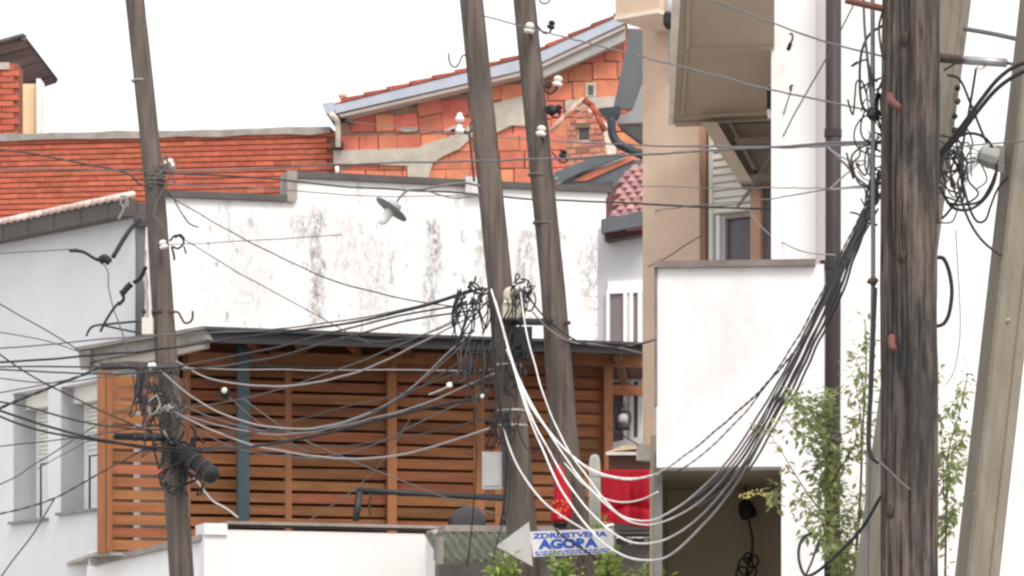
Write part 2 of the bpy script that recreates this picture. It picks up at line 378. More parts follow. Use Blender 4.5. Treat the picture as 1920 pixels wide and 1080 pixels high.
# verge
GV = Pl((630, 44.0), (1190, 43.7))
poly('verge_fascia', GV, [(622, 199), (975, 112), (1012, 98), (1172, 26), (1172, 44), (1014, 118), (978, 133), (622, 215)], -0.03, 0.02, galv_m, t)
poly('verge_soffit', GV, [(632, 215), (978, 134), (1014, 119), (1172, 46), (1172, 53), (1014, 127), (978, 141), (640, 219)], 0.0, 0.3, M('pale_soffit', (0.5, 0.42, 0.38), 0.8), t)
poly('verge_plank', GV, [(1000, 133), (1172, 54), (1172, 74), (1000, 152)], 0.05, 0.2, M('grey_plank', (0.36, 0.34, 0.33), 0.8), t)
poly('roof_deck', GV, [(622, 198), (975, 111), (1012, 97), (1172, 25), (1172, 22), (1012, 93), (975, 107), (622, 194)], 0.02, 3.0, rtile_m, t)
for i in range(14):
    x0 = 640 + i * 42.5; x1 = x0 + 48
    f_ = lambda x: 194 - (x - 622) * 0.2475 if x < 975 else (107 - (x - 975) * 0.378 if x < 1012 else 93 - (x - 1012) * 0.444)
    if x1 > 1172: x1 = 1172
    poly('roof_tile', GV, [(x0, f_(x0) + 4), (x0, f_(x0) - 4.5), (x1, f_(x1) - 0.5), (x1, f_(x1) + 4)], -0.045, 0.33, rtile_m, t)
MB().prism([GV.l(605, 196), GV.l(626, 193), GV.l(630, 208), GV.l(622, 217), GV.l(611, 213)], -0.08, 1.5).build('gutter', galv_m, t, GV.M)
ptube('downpipe', [(622, 215, 43.9), (633, 226, 44.1), (634, 238, 44.15), (634, 276, 44.15)], 11, M('cream_pipe', (0.75, 0.66, 0.58), 0.5), t, straight=True)
rect('pipe_collar', GB, 624, 268, 644, 281, -0.15, -0.02, rust_m, t)
rect('pipe_collar', GB, 626, 222, 642, 232, -0.15, -0.02, rust_m, t)
ptube('pipe_outlet', [(632, 312, 44.1), (632, 326, 44.1)], 8, cer_m, t, straight=True)
br = ptube('wire_bracket', [(645, 226, 44.2), (652, 228, 44.0), (660, 229, 43.9)], 8, rust_m, t)
rect('chimney_stub', Pl((630, 46), (650, 46)), 637, 180, 647, 200, -0.05, 0.1, cream_m, t)
rect('chimney_stub_cap', Pl((630, 46), (650, 46)), 635, 176, 649, 181, -0.08, 0.13, cream_m, t)

# ---- white house wall at the left with two windows
LW = Pl((0, 33.0), (262, 30.6))
t = thing('white_house', 'pale grey rendered house with two tall recessed windows at the left edge', 'house', base(60, 34))
u0 = LW.l(-160, 700)[0]; u1 = LW.l(263, 700)[0]; ztop = LW.l(262, 400)[1]; ztl = LW.l(0, 452)[1]
wins = []
for xa, xb, yt, yb in ((24, 90, 738, 980), (113, 184, 726, 963)):
    a = LW.l(xa, yb); b = LW.l(xb, yb); top = LW.l(xa, yt)
    wins.append((a[0], b[0], a[1], top[1]))
def eave(u): return ztop + (ztl - ztop) * (u - u1) / (LW.l(0, 452)[0] - u1)
w = MB(); TH = 0.30
za, zb = wins[0][2], wins[0][3]
def slab(ua_, ub_, z0_, z1_=None):
    if z1_ is None: w.prism([(ua_, z0_), (ub_, z0_), (ub_, eave(ub_)), (ua_, eave(ua_))], 0, TH)
    else: w.box((ua_, 0, z0_), (ub_, TH, z1_))
e = [u0, wins[0][0], wins[0][1], wins[1][0], wins[1][1], u1]
slab(e[0], e[1], 0); slab(e[2], e[3], 0); slab(e[4], e[5], 0)
for (a, b, zl, zh) in wins: slab(a, b, 0, zl); slab(a, b, zh)
w.build('wall', lgrey_m, t, LW.M)
for i, (a, b, zl, zh) in enumerate(wins):
    wd = MB().box((a - 0.02, TH + 0.02, zl - 0.02), (b + 0.02, TH + 0.05, zh + 0.02)).build('window', glass_m, t, LW.M)
    # reveal lining (the grey face seen on the left of each recess)
    MB().box((a + 0.002, 0.01, zl), (a + 0.012, TH + 0.02, zh)).build('reveal', jamb_m, wd, LW.M)
    fm = MB(); fw = 0.05
    fm.box((a + 0.013, TH - 0.04, zl), (a + fw + 0.013, TH + 0.018, zh)); fm.box((b - fw, TH - 0.04, zl), (b - 0.002, TH + 0.018, zh))
    fm.box((a + fw + 0.013, TH - 0.04, zl), (b - fw, TH + 0.018, zl + fw)); fm.build('frame', frame_m, wd, LW.M)
    MB().box((a + 0.013, TH - 0.16, zh - 0.16), (b - 0.002, TH + 0.01, zh - 0.004)).build('shutter_box', shut_m, wd, LW.M)
    zs = zh - 0.17
    while zs > zl + (zh - zl) * 0.53:
        MB().box((a + 0.065, TH - 0.035, zs - 0.034), (b - 0.052, TH - 0.01, zs)).build('shutter_slat', shut_m, wd, LW.M); zs -= 0.041
    MB().box((a + 0.065, TH - 0.01, zl + 0.052), (b - 0.052, TH + 0.015, zl + (zh - zl)*0.53)).build('lower_panel', frame_m, wd, LW.M)
    rl = MB(); um = a + (b - a) * 0.45; zr_ = zl + (zh - zl) * 0.44
    rl.tube([(um, TH - 0.16, zl), (um, TH - 0.16, zr_), (b - 0.01, TH - 0.12, zr_)], 0.012, 6); rl.build('guard_rail', steel_m, wd, LW.M)
    MB().box((a - 0.02, -0.05, zl - 0.022), (b + 0.02, TH - 0.05, zl + 0.006)).build('sill', M('grey_sill', (0.25, 0.24, 0.24), 0.7), wd, LW.M)
# eave gutter, tiles on the roof edge
ul = LW.l(0, 452)[0]
def ev(u, d, dz): return LW.g(u, d, eave(u) + dz)
gt = MB()
gt.prism([(u0, eave(u0) - 0.04), (u1, eave(u1) - 0.04), (u1, eave(u1) + 0.13), (u0, eave(u0) + 0.11)], -0.18, -0.03)
gt.build('gutter', M('brown_gutter', (0.095, 0.08, 0.072), 0.6, 0.2, 4), t, LW.M)
MB().prism([(u0, eave(u0) - 0.03), (u1, eave(u1) - 0.03), (u1, eave(u1) + 0.10), (u0, eave(u0) + 0.08)], -0.02, 0.12).build('eave_board', cap_m, t, LW.M)
n_t = 34
for i in range(n_t):
    u = u0 + (u1 - 0.05 - u0) * (i + 0.5) / n_t; z = eave(u) + 0.135
    MB().tube([LW.g(u, -0.22, z), LW.g(u, 0.0, z + 0.06)], 0.032, 8).build('roof_tile', M('pale_ridge_tile', (0.78, 0.62, 0.56), 0.7, 0.2, 10, 0.2, 30, rnd=0.3), t, None, True)
rs = MB()
rs.add([LW.g(u0, -0.2, eave(u0) + 0.12), LW.g(u1, -0.2, eave(u1) + 0.12), LW.g(u1 - 0.1, 0.02, eave(u1) + 0.19), LW.g(u0, 0.02, eave(u0) + 0.19)], [(0, 1, 2, 3)])
rs.build('roof', rtile_m, t)
for i in range(9):
    u = u0 + (u1 - u0) * (i + 0.4) / 9
    MB().box((u, -0.187, eave(u) - 0.042), (u + 0.025, -0.17, eave(u) + 0.122)).build('gutter_clip', cap_m, t, LW.M)
dp = M('slate_downpipe', (0.17, 0.155, 0.165), 0.6, 0.15, 4)
MB().tube([P(263, 402, 30.35), P(263, 425, 30.4), P(263, 470, 30.4), P(262, 700, 30.4)], [0.06, 0.055, 0.046, 0.046], 10).build('downpipe', dp, t, None, True)
MB().lathe(P(264, 398, 30.35), (0, 0, -1), [(0, 0.075), (0.08, 0.075), (0.14, 0.055)], 12).build('rain_head', cap_m, t)
ptube('handrail', [(162, 630, 30.6), (167, 619, 30.6), (177, 611, 30.5), (210, 607, 30.3), (262, 602, 30.2)], 4.5, steel_m, t)
ptube('handrail_brace', [(190, 609, 30.45), (225, 617, 30.3), (262, 624, 30.2)], 4, steel_m, t)

# ---- stained white wall behind the pergola
ST = Pl((310, 36.0), (1140, 37.37))
t = thing('stained_wall', 'blank white rendered wall with black mould streaks and stepped dark coping', 'wall', base(720, 37))
sm_ = bpy.data.materials.new('mould_and_shadow_render'); sm_.use_nodes = True
T_ = sm_.node_tree; N_ = T_.nodes; L_ = T_.links; bs = N_['Principled BSDF']; bs.inputs['Roughness'].default_value = 0.9
tc = N_.new('ShaderNodeTexCoord'); sx = N_.new('ShaderNodeSeparateXYZ'); L_.new(tc.outputs['Object'], sx.inputs[0])
def mth(op, a, b=None, clamp=False):
    n = N_.new('ShaderNodeMath'); n.operation = op; n.use_clamp = clamp
    for i, q in enumerate((a, b)):
        if q is None: continue
        if isinstance(q, (int, float)): n.inputs[i].default_value = q
        else: L_.new(q, n.inputs[i])
    return n.outputs[0]
def nse(scale, st=(1, 1, 1), det=6, rough=0.65):
    mp = N_.new('ShaderNodeMapping'); mp.inputs['Scale'].default_value = st; L_.new(tc.outputs['Object'], mp.inputs[0])
    n = N_.new('ShaderNodeTexNoise'); n.inputs['Scale'].default_value = scale; n.inputs['Detail'].default_value = det; n.inputs['Roughness'].default_value = rough
    L_.new(mp.outputs[0], n.inputs['Vector']); return n.outputs['Fac']
def sstep(v, a, b):
    n = N_.new('ShaderNodeMapRange'); n.interpolation_type = 'SMOOTHSTEP'; n.inputs['From Min'].default_value = a; n.inputs['From Max'].default_value = b
    L_.new(v, n.inputs['Value']); return n.outputs[0]
wob = mth('MULTIPLY', mth('SUBTRACT', nse(3.0), 0.5), 0.30)
ux = mth('ADD', sx.outputs['X'], wob)
tot = None
for (px, y0, y1, wpx, amt) in ((594, 392, 640, 17, 0.85), (578, 400, 470, 40, 0.75), (814, 405, 530, 16, 0.9), (806, 490, 640, 15, 0.75), (700, 425, 640, 40, 0.42), (735, 434, 446, 60, 0.9),  # the short wide mark under the street lamp paints in its shadow
                               (985, 425, 600, 24, 0.7), (1108, 450, 600, 26, 0.6), (545, 425, 440, 45, 0.6), (470, 400, 620, 60, 0.34), (650, 400, 560, 40, 0.42), (900, 420, 540, 16, 0.6), (400, 480, 640, 40, 0.25), (592, 378, 420, 9, 0.9), (430, 372, 470, 7, 0.5), (675, 335, 420, 6, 0.45), (760, 345, 450, 8, 0.4), (860, 350, 430, 7, 0.5), (1010, 360, 470, 8, 0.5), (350, 372, 430, 6, 0.5), (1128, 450, 640, 12, 0.6)):
    u_, za_ = ST.l(px, y0); _, zb_ = ST.l(px, y1); wd_ = wpx * 36.6 / FOC
    dx = mth('DIVIDE', mth('ABSOLUTE', mth('SUBTRACT', ux, u_)), wd_)
    core = mth('SUBTRACT', 1.0, sstep(dx, 0.2, 1.6))
    band = mth('MULTIPLY', sstep(sx.outputs['Z'], zb_ - 0.15, zb_ + 0.35), mth('SUBTRACT', 1.0, sstep(sx.outputs['Z'], za_ - 0.12, za_ + 0.06)))
    s_ = mth('MULTIPLY', mth('MULTIPLY', core, band), amt)
    tot = s_ if tot is None else mth('MAXIMUM', tot, s_)
grain = sstep(nse(11.0, (1.6, 1, 0.8), 9, 0.78), 0.36, 0.62)
stain = mth('MULTIPLY', tot, grain)
patch = sstep(nse(1.1, (1, 1, 1), 3), 0.40, 0.55)
spk = mth('MULTIPLY', mth('MULTIPLY', sstep(nse(7.0, (1.5, 1, 0.6), 9, 0.75), 0.52, 0.62), patch), 0.6)
zlim = ST.l(700, 400)[1]
spk = mth('MULTIPLY', spk, mth('SUBTRACT', 1.0, sstep(sx.outputs['Z'], zlim - 0.2, zlim + 0.25)))
allm = mth('MAXIMUM', stain, spk, True)
mx = N_.new('ShaderNodeMix'); mx.data_type = 'RGBA'; mx.inputs['A'].default_value = (0.86, 0.85, 0.845, 1); mx.inputs['B'].default_value = (0.11, 0.10, 0.105, 1)
L_.new(allm, mx.inputs['Factor'])
peel = mth('MULTIPLY', mth('MULTIPLY', sstep(nse(3.1, (1.6, 1, 0.8), 8, 0.7), 0.63, 0.69), mth('SUBTRACT', 1.0, sstep(sx.outputs['Z'], zlim - 0.5, zlim))), 0.55)
mx2 = N_.new('ShaderNodeMix'); mx2.data_type = 'RGBA'; L_.new(mx.outputs['Result'], mx2.inputs['A']); mx2.inputs['B'].default_value = (0.55, 0.36, 0.31, 1); L_.new(peel, mx2.inputs['Factor'])
L_.new(mx2.outputs['Result'], bs.inputs['Base Color'])
bp = N_.new('ShaderNodeBump'); bp.inputs['Strength'].default_value = 0.35; bp.inputs['Distance'].default_value = 0.02
L_.new(nse(14.0, (1, 1, 1), 7), bp.inputs['Height']); L_.new(bp.outputs[0], bs.inputs['Normal'])
poly('wall', ST, [(290, 368), (545, 379), (545, 331), (880, 346), (1139, 359), (1139, 800), (290, 800)], 0, 0.35, sm_, t)
poly('coping', ST, [(290, 357), (537, 367), (537, 379), (290, 369)], -0.06, 0.41, cap_m, t)
poly('step_coping', ST, [(537, 321), (556, 322), (556, 374), (548, 380), (537, 379)], -0.055, 0.38, capl_m, t)
poly('coping', ST, [(556, 322), (870, 338), (870, 350), (556, 334)], -0.06, 0.41, cap_m, t)
poly('coping', ST, [(906, 340), (1146, 351), (1146, 362), (906, 352)], -0.06, 0.41, cap_m, t)
rect('pier_block', ST, 870, 333, 906, 368, -0.10, 0.42, M('pale_block', (0.66, 0.64, 0.66), 0.9), t)
for k in range(7):   # bare stones at the broken right edge
    y = 462 + k * 25 + random.uniform(-3, 3)
    rect('edge_stone', ST, 1118 + random.uniform(-4, 4), y, 1141, y + 21, -0.012, 0.1, white_m, t)
br = ptube('bracket_rod', [(880, 246, 36.7), (884, 290, 36.7), (889, 340, 36.7)], 5, rust_m, t)
for yy in (216, 238):
    MB().lathe(P(862, yy + 6, 36.6), (0, 0, 1), [(-0.04, 0.035), (-0.015, 0.052), (0.015, 0.05), (0.022, 0.03), (0.05, 0.032), (0.065, 0.014)], 12).build('insulator', cer_m, t, None, True)
ptube('bracket_arm', [(846, 246, 36.65), (862, 243, 36.6), (880, 252, 36.65)], 6, rust_m, t)
ptube('bracket_hook', [(884, 248, 36.6), (882, 235, 36.6), (886, 228, 36.6), (890, 232, 36.6)], 4, rust_m, t)

# ---- small brick chimney with gabled cap
CH = Pl((1055, 42.2), (1135, 42.0))
t = thing('brick_chimney', 'small brick chimney with gabled tile cap and square hole', 'chimney', base(1095, 42.5))
poly('mortar_core', CH, [(1060, 312), (1060, 238), (1095, 198), (1128, 232), (1138, 300), (1138, 312)], 0.03, 0.5, M('pale_mortar', (0.66, 0.54, 0.46), 0.9), t)
cpoly = [CH.l(*p) for p in [(1056, 312), (1060, 236), (1095, 196), (1130, 230), (1141, 312)]]
hole = [CH.l(*p) for p in [(1083, 262), (1083, 238), (1104, 238), (1104, 262)]]
cbm = M('chimney_brick', (0.55, 0.23, 0.155), 0.85, 0.2, 9, 0.3, 40, rnd=0.3, hue=0.012)
z = CH.l(1060, 312)[1]; r = 0; h0, h1 = CH.l(1083, 262)[1], CH.l(1083, 238)[1]
def edge(zz, side):
    us = [CH.l(x, 250)[0] for x in range(1050, 1150)]
    ok = [u for u in us if inside((u, zz), cpoly)]
    return (min(ok) if side < 0 else max(ok)) if ok else None
while z < CH.l(1095, 200)[1]:
    zc = z + 0.036; l_, r_ = edge(zc, -1), edge(zc, 1)
    if l_ is not None and r_ - l_ > 0.06:
        segs = [(l_, r_)] if not (h0 - 0.03 < zc < h1 + 0.02) else [(l_, CH.l(1083, 250)[0]), (CH.l(1105, 250)[0], r_)]
        for sa, sb in segs:
            cuts = [sa]; first = 0.085 if r % 2 else 0.17
            while cuts[-1] + first < sb - 0.05: cuts.append(cuts[-1] + first); first = 0.17
            cuts.append(sb)
            for q0, q1 in zip(cuts, cuts[1:]):
                if q1 - q0 > 0.03:
                    dj = random.uniform(-0.008, 0.008)
                    MB().box((q0 + 0.009, dj, z + 0.008), (q1 - 0.009, dj + 0.05, z + 0.066)).build('brick', cbm, t, CH.M)
    z += 0.078; r += 1
rect('flue_hole', CH, 1085, 240, 1103, 260, 0.02, 0.05, cap_m, t)
rect('hole_lintel', CH, 1080, 233, 1106, 239, -0.01, 0.05, dtaupe_m, t)
cq = M('pale_cap_tile', (0.62, 0.36, 0.28), 0.7, 0.25, 12, 0.2, 30, rnd=0.25)
for a, b in (((1031, 246), (1060, 218)), ((1056, 222), (1084, 194)), ((1080, 198), (1098, 186))):
    MB().tube([P(a[0], a[1], 41.8), P(b[0], b[1], 41.8)], 0.036, 8).build('cap_tile', cq, t, None, True)
for a, b in (((1094, 186), (1112, 200)), ((1108, 196), (1124, 222)), ((1120, 216), (1134, 246))):
    MB().tube([P(a[0], a[1], 41.75), P(b[0], b[1], 41.75)], 0.042, 8).build('cap_tile', rtile_m, t, None, True)

# ---- sheet-metal valley and tiled roof of the house behind
HB = Pl((1143, 34.0), (1210, 33.9))
t = thing('tiled_house', 'grey house with white framed windows and pink tiled roof behind the beige column', 'house', base(1175, 34.5))
rect('wall', HB, 1120, 428, 1230, 900, 0, 0.3, M('cool_grey_render', (0.55, 0.55, 0.57), 0.9, 0.06, 2, 0.1, 30), t)
rect('lintel_band', HB, 1141, 528, 1230, 542, -0.04, 0.02, whitec_m, t)
for (ya, yb) in ((546, 690), (712, 836)):
    wd = rect('window', HB, 1141, ya, 1225, yb, -0.02, 0.02, mauve_m, t)
    for xa, xb in ((1139, 1145), (1171, 1178), (1183, 1189), (1198, 1206)): rect('frame', HB, xa, ya, xb, yb, -0.06, -0.015, frame_m, wd)
    rect('frame', HB, 1141, ya - 6, 1225, ya + 3, -0.055, -0.012, frame_m, wd)
    rect('glazing', HB, 1178.5, ya + 4, 1182.5, yb, -0.03, -0.022, whitec_m, wd)
poly('window_ledge', HB, [(1139, 838), (1228, 818), (1228, 832), (1139, 850)], -0.25, 0.02, whitec_m, t)
# roof pitch in front of the wall head
TP = Pl((1138, 440, 33.7), (1212, 432, 33.6), (1205, 330, 34.5))
poly('roof_deck', TP, [(1136, 436), (1212, 426), (1212, 318), (1178, 330), (1136, 372)], 0.0, 0.06, M('tile_gap_shade', (0.10, 0.035, 0.035), 0.9), t)  # dark deck colour paints in the shading between the tiles
tm = bpy.data.meshes.new('roof_tile')
q = MB()
prof = [(-0.055, 0.0), (-0.035, -0.028), (0.0, -0.04), (0.035, -0.028), (0.055, 0.0)]
vs_ = [(x, d - 0.018, -0.02) for x, d in prof] + [(x, d + 0.008, 0.14) for x, d in prof] + [(x, 0.012, -0.02) for x, d in prof]
q.add(vs_, [(i, i+1, i+6, i+5) for i in range(4)] + [(i, i+10, i+11, i+1) for i in range(4)])
tm.from_pydata([tuple(v) for v in q.v], [], q.f); tm.materials.append(tile_m)
a0, w0 = TP.l(1138, 434); rowsz = 0.115
for r in range(16):
    for k in range(8):
        u = a0 + 0.055 + 0.105 * k + (0.05 if r % 2 else 0); wv = w0 + 0.01 + r * rowsz
        gp = TP.g(u, 0, wv); px_ = 960 + FOC * gp.x / gp.y; py_ = HOR - FOC * (gp.z - CZ) / gp.y
        if px_ < 1214 and py_ > 372 - (px_ - 1138) * 0.95 - 10 and py_ > 318:
            inst('roof_tile', tm, TP.M @ Matrix.Translation((u, random.uniform(-0.004, 0.004), wv)) @ Matrix.Rotation(random.uniform(-0.03, 0.03), 4, 'Y'), t)
poly('gutter', HB, [(1140, 420), (1226, 404), (1226, 430), (1140, 446)], -0.32, -0.14, zinc_m, t)
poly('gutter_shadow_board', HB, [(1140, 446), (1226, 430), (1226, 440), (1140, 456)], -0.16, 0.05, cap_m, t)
VL = Pl((1030, 41.0), (1205, 40.6))
vly = thing('metal_valley_roof', 'grey sheet metal roof strips sloping below the small chimney', 'roof', base(1110, 41.5))
poly('lower_sheet', VL, [(1036, 352), (1150, 352), (1210, 310), (1210, 300), (1170, 300), (1060, 335)], 0.0, 0.1, zinc_m, vly)
poly('brick_strip', VL, [(1075, 340), (1110, 322), (1178, 296), (1190, 300), (1100, 340)], -0.03, 0.0, block_m, vly)
poly('upper_sheet', VL, [(1040, 345), (1043, 325), (1120, 295), (1175, 288), (1176, 294), (1100, 322), (1060, 340)], -0.08, -0.031, zinc_m, vly)
MB().tube([P(1042, 335, 40.9), P(1120, 305, 40.9), P(1170, 291, 40.9)], 0.022, 6).build('sheet_seam', galv_m, vly)
MB().tube([P(1046, 343, 40.9), P(1120, 313, 40.9), P(1170, 296, 40.9)], 0.018, 6).build('sheet_seam', galv_m, vly)
rect('roof_base', VL, 1040, 346, 1148, 372, -0.02, 0.4, cap_m, vly)
# dark flashing panel and gutter hopper beside the beige column
t = thing('metal_flashing', 'dark grey metal flashing sheet with grey eave box beside the beige column top', 'flashing', base(1180, 38))
FP = Pl((1150, 38.0), (1210, 37.94))
poly('sheet', FP, [(1181, 55), (1215, 58), (1215, 128), (1186, 205), (1150, 202)], 0, 0.06, zinc_m, t)
poly('eave_box', FP, [(1156, 233), (1160, 220), (1186, 208), (1215, 132), (1215, 231)], -0.04, -0.002, M('pale_zinc', (0.30, 0.29, 0.29), 0.6), t)
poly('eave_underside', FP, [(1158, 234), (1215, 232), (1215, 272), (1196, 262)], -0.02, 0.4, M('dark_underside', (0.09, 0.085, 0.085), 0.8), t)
t = thing('rain_hopper', 'black roof gutter end with bent downpipe beside the small brick chimney', 'gutter', base(1150, 38.4))
poly('hopper', FP, [(1126, 209), (1165, 205), (1165, 212), (1158, 226), (1140, 230), (1130, 218)], -0.2, 0.0, steel_m, t)
ptube('pipe', [(1146, 222, 37.7), (1148, 250, 37.7), (1158, 268, 37.7), (1180, 280, 37.7), (1215, 296, 37.6)], 17, steel_m, t, n=10)

# ---- beige house
BG = Pl((1205, 26.0), (1335, 25.65))
t = thing('beige_house', 'beige rendered house with overhanging brown balcony and rolled down white shutter', 'house', base(1270, 27))
rect('column', BG, 1205, -60, 1311, 838, 0, 0.235, beige_m, t)
uc, _ = BG.l(1311, 300); zl_ = BG.l(1311, 560)[1]; zh_ = BG.l(1311, -60)[1]
MB().box((uc + 0.001, 0.003, zl_), (uc + 0.006, 0.234, zh_)).build('jamb', pink_m, t, BG.M)
MB().box((uc - 0.05, 0.236, zl_), (uc + 1.2, 0.5, zh_)).build('rear_wall', pink_m, t, BG.M)
CR = Pl((1165, 25.6), (1255, 25.3))
poly('cornice', CR, [(1168, -60), (1250, -60), (1250, 22), (1168, 36)], -0.1, 0.5, beige_m, t)
poly('cornice_trim', CR, [(1168, 36), (1250, 22), (1250, 29), (1168, 43)], -0.12, 0.45, M('pale_trim', (0.8, 0.68, 0.58), 0.8), t)
rect('column_foot', BG, 1200, 836, 1240, 862, -0.06, 0.5, conc_m, t)
# recessed window with roller shutter
_a = BG.g(uc, 0.12, 0); _b = BG.g(uc + 0.6, 0.12, 0)
BW = Pl((960 + FOC * _a.x / _a.y, _a.y), (960 + FOC * _b.x / _b.y, _b.y))
rect('side_pier', BW, 1418, 180, 1436, 560, -0.10, 0.1, pink_m, t)
rect('dark_reveal', BW, 1436, 180, 1450, 560, -0.05, 0.1, M('dim_reveal', (0.16, 0.14, 0.15), 0.9), t)
wd = rect('window', BW, 1336, 392, 1420, 560, 0.08, 0.12, M('lavender_glass', (0.115, 0.105, 0.13), 0.18, 0.25, 1.0, 0.0, 10, spec=0.5), t)
rect('frame', BW, 1332, 200, 1338.5, 560, -0.03, 0.1, frame_m, wd)
rect('frame', BW, 1342, 404, 1349, 560, 0.0, 0.078, frame_m, wd)
rect('frame', BW, 1349, 404, 1356, 560, 0.03, 0.079, M('grey_frame', (0.5, 0.48, 0.5), 0.5), wd)
ua_, zs = BW.l(1338.6, 402); ub_, _ = BW.l(1418, 402); k = 0
while k < 17:
    MB().prism([(ua_, zs + 0.003), (ub_, zs + 0.003), (ub_, zs + 0.057), (ua_, zs + 0.057)], 0.0, 0.03).add(
        [(ua_, -0.012, zs + 0.01), (ub_, -0.012, zs + 0.01), (ub_, 0.0, zs + 0.055), (ua_, 0.0, zs + 0.055), (ua_, 0.0, zs + 0.004), (ub_, 0.0, zs + 0.004)],
        [(0, 1, 2, 3), (4, 5, 1, 0)]).build('shutter_slat', shut_m, wd, BW.M)
    zs += 0.062; k += 1
rect('shutter_backing', BW, 1336, 180, 1420, 403, 0.032, 0.06, M('shutter_joint', (0.35, 0.32, 0.28), 0.8), wd)
# cantilever balcony seen from below
SF = Pl((1262, 233, 25.5), (1445, 223, 25.35), (1276, -40, 23.2))
bal = poly('balcony_soffit', SF, [(1262, 233), (1452, 223), (1452, -60), (1279, -60)], 0.0, 0.14, taupe_m, t)
poly('lit_balcony_edge', SF, [(1253, 232), (1262, 233), (1279, -60), (1262, -60)], -0.012, 0.25, M('pale_edge', (0.86, 0.80, 0.74), 0.8), bal)  # pale colour paints in the light on the left fascia
bead = taupe_m
def bar(x0, y0, x1, y1, wpx=7, d=0.022):
    a = Vector(SF.l(x0, y0)); b = Vector(SF.l(x1, y1)); nrm = Vector((-(b - a).y, (b - a).x)).normalized() * wpx * 0.5 * 24.5 / FOC
    MB().prism([tuple(a - nrm), tuple(b - nrm), tuple(b + nrm), tuple(a + nrm)], -d, 0.0).build('bead', bead, bal, SF.M)
bar(1292, 91, 1450, 87); bar(1291, -20, 1289, 88); bar(1287, 96, 1279, 212, 6); bar(1277, 219, 1450, 211, 8); bar(1266, 229, 1450, 221, 9, 0.035)
SB = Pl((1318, 25.3), (1445, 25.2))
st = poly('stringer_panel', SB, [(1320, 233), (1452, 228), (1452, 343), (1386, 343)], 0.05, 0.3, dtaupe_m, t)
poly('diagonal_stringer', SB, [(1316, 233), (1347, 233), (1412, 343), (1386, 343)], -0.08, 0.05, taupe_m, st)
poly('cross_bar', SB, [(1376, 262), (1452, 258), (1452, 274), (1384, 274)], -0.05, 0.05, M('mid_taupe', (0.19, 0.15, 0.115), 0.85), st)
poly('cross_bar', SB, [(1405, 331), (1452, 328), (1452, 343), (1412, 343)], -0.07, 0.05, M('mid_taupe', (0, 0, 0)), st)
poly('cross_bar', SB, [(1366, 232), (1372, 232), (1420, 320), (1412, 320)], -0.04, 0.05, M('mid_taupe', (0, 0, 0)), st)
ptube('downpipe', [(1256, -40, 24.7), (1256, 20, 24.7)], 22, M('white_pipe', (0.8, 0.78, 0.78), 0.5), t, straight=True)
MB().lathe(P(1254, 40, 25.0), (0, 0, 1), [(-0.06, 0.02), (-0.02, 0.045), (0.05, 0.045), (0.08, 0.03)], 10).build('pipe_bracket', blk_m, t)
ptube('thin_pipe', [(1256, 20, 25.2), (1257, 80, 25.3), (1257, 160, 25.4)], 7, M('pale_zinc', (0, 0, 0)), t)
ptube('socket', [(1443, 165, 24.6), (1443, 195, 24.6), (1442, 205, 24.6)], 11, blk_m, t)
ptube('socket_cap', [(1442, 205, 24.6), (1444, 222, 24.6)], 9, cer_m, t)

# ---- white rendered house on the right
RW = Pl((1445, 24.2), (1920, 24.0))
t = thing('white_render_house', 'bright white rendered house behind the thick wooden pole with brown downpipe', 'house', base(1700, 25))
rect('pier', RW, 1446, -120, 1529, 520, 0.0, 0.5, whitec_m, t)
rect('recess_wall', RW, 1529, -120, 1560, 1420, 0.12, 0.5, M('grey_white_render', (0.62, 0.58, 0.57), 0.9, 0.05, 2, 0.1, 30), t)
rect('wall', RW, 1560, -120, 2150, 1640, 0.06, 0.6, whitec_m, t)
ptube('downpipe', [(1563, -130, 23.9), (1562, 540, 23.9), (1559, 1420, 23.9)], 30, pipe_m, t, n=14, straight=True)
for y in (250, 497, 820):
    MB().lathe(P(1562, y, 23.9), (0, 0, 1), [(-0.03, 0.066), (0.03, 0.066)], 14).build('pipe_clip', pipe_m, t)
rect('pipe_anchor', RW, 1538, 490, 1550, 500, -0.06, 0.13, rust_m, t)
ptube('wall_hook', [(1479, 92, 24.1), (1483, 80, 24.05), (1486, 72, 24.0), (1485, 64, 24.0), (1480, 64, 24.0)], 4, rust_m, t)
ptube('wall_hook_grip', [(1478, 93, 24.1), (1482, 82, 24.06)], 8, blk_m, t)
ptube('wall_hook', [(1482, 170, 24.1), (1482, 162, 24.05), (1487, 160, 24.05)], 4, rust_m, t)

streak_m = M('rain_streaked_render', (0.77, 0.745, 0.75), 0.9, 0.06, 3.0, 0.25, 18, stretch=(1.1, 1.1, 0.7), dirt=(0.50, 0.47, 0.46), dirt_amt=0.55)
# ---- white projecting block with coping above a dark opening
WB = Pl((1228, 22.6), (1545, 22.5))
t = thing('white_porch_block', 'white projecting porch block with brown coping above a dim open carport', 'porch', base(1390, 23.5))
rect('parapet', WB, 1231, 499, 1545, 874, 0.0, 0.3, streak_m, t)
rect('coping', WB, 1227, 491, 1529, 499.5, -0.05, 0.34, M('brown_coping', (0.20, 0.165, 0.15), 0.8, 0.2, 6), t)
rect('corner_strip', WB, 1227, 500, 1232.5, 760, -0.012, 0.1, M('brown_coping', (0, 0, 0)), t)
rect('pier', WB, 1465, 874.5, 1545, 1500, 0.002, 0.3, streak_m, t)
zc_ = WB.l(1300, 874)[1]; cu0 = WB.l(1232, 880)[0]; cu1 = WB.l(1466, 880)[0]
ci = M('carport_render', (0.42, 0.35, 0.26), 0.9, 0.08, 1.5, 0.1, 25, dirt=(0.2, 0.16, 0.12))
MB().box((cu0 - 0.06, 0.303, zc_), (cu1 + 0.2, 2.3, zc_ + 0.25)).build('carport_ceiling', ci, t, WB.M)
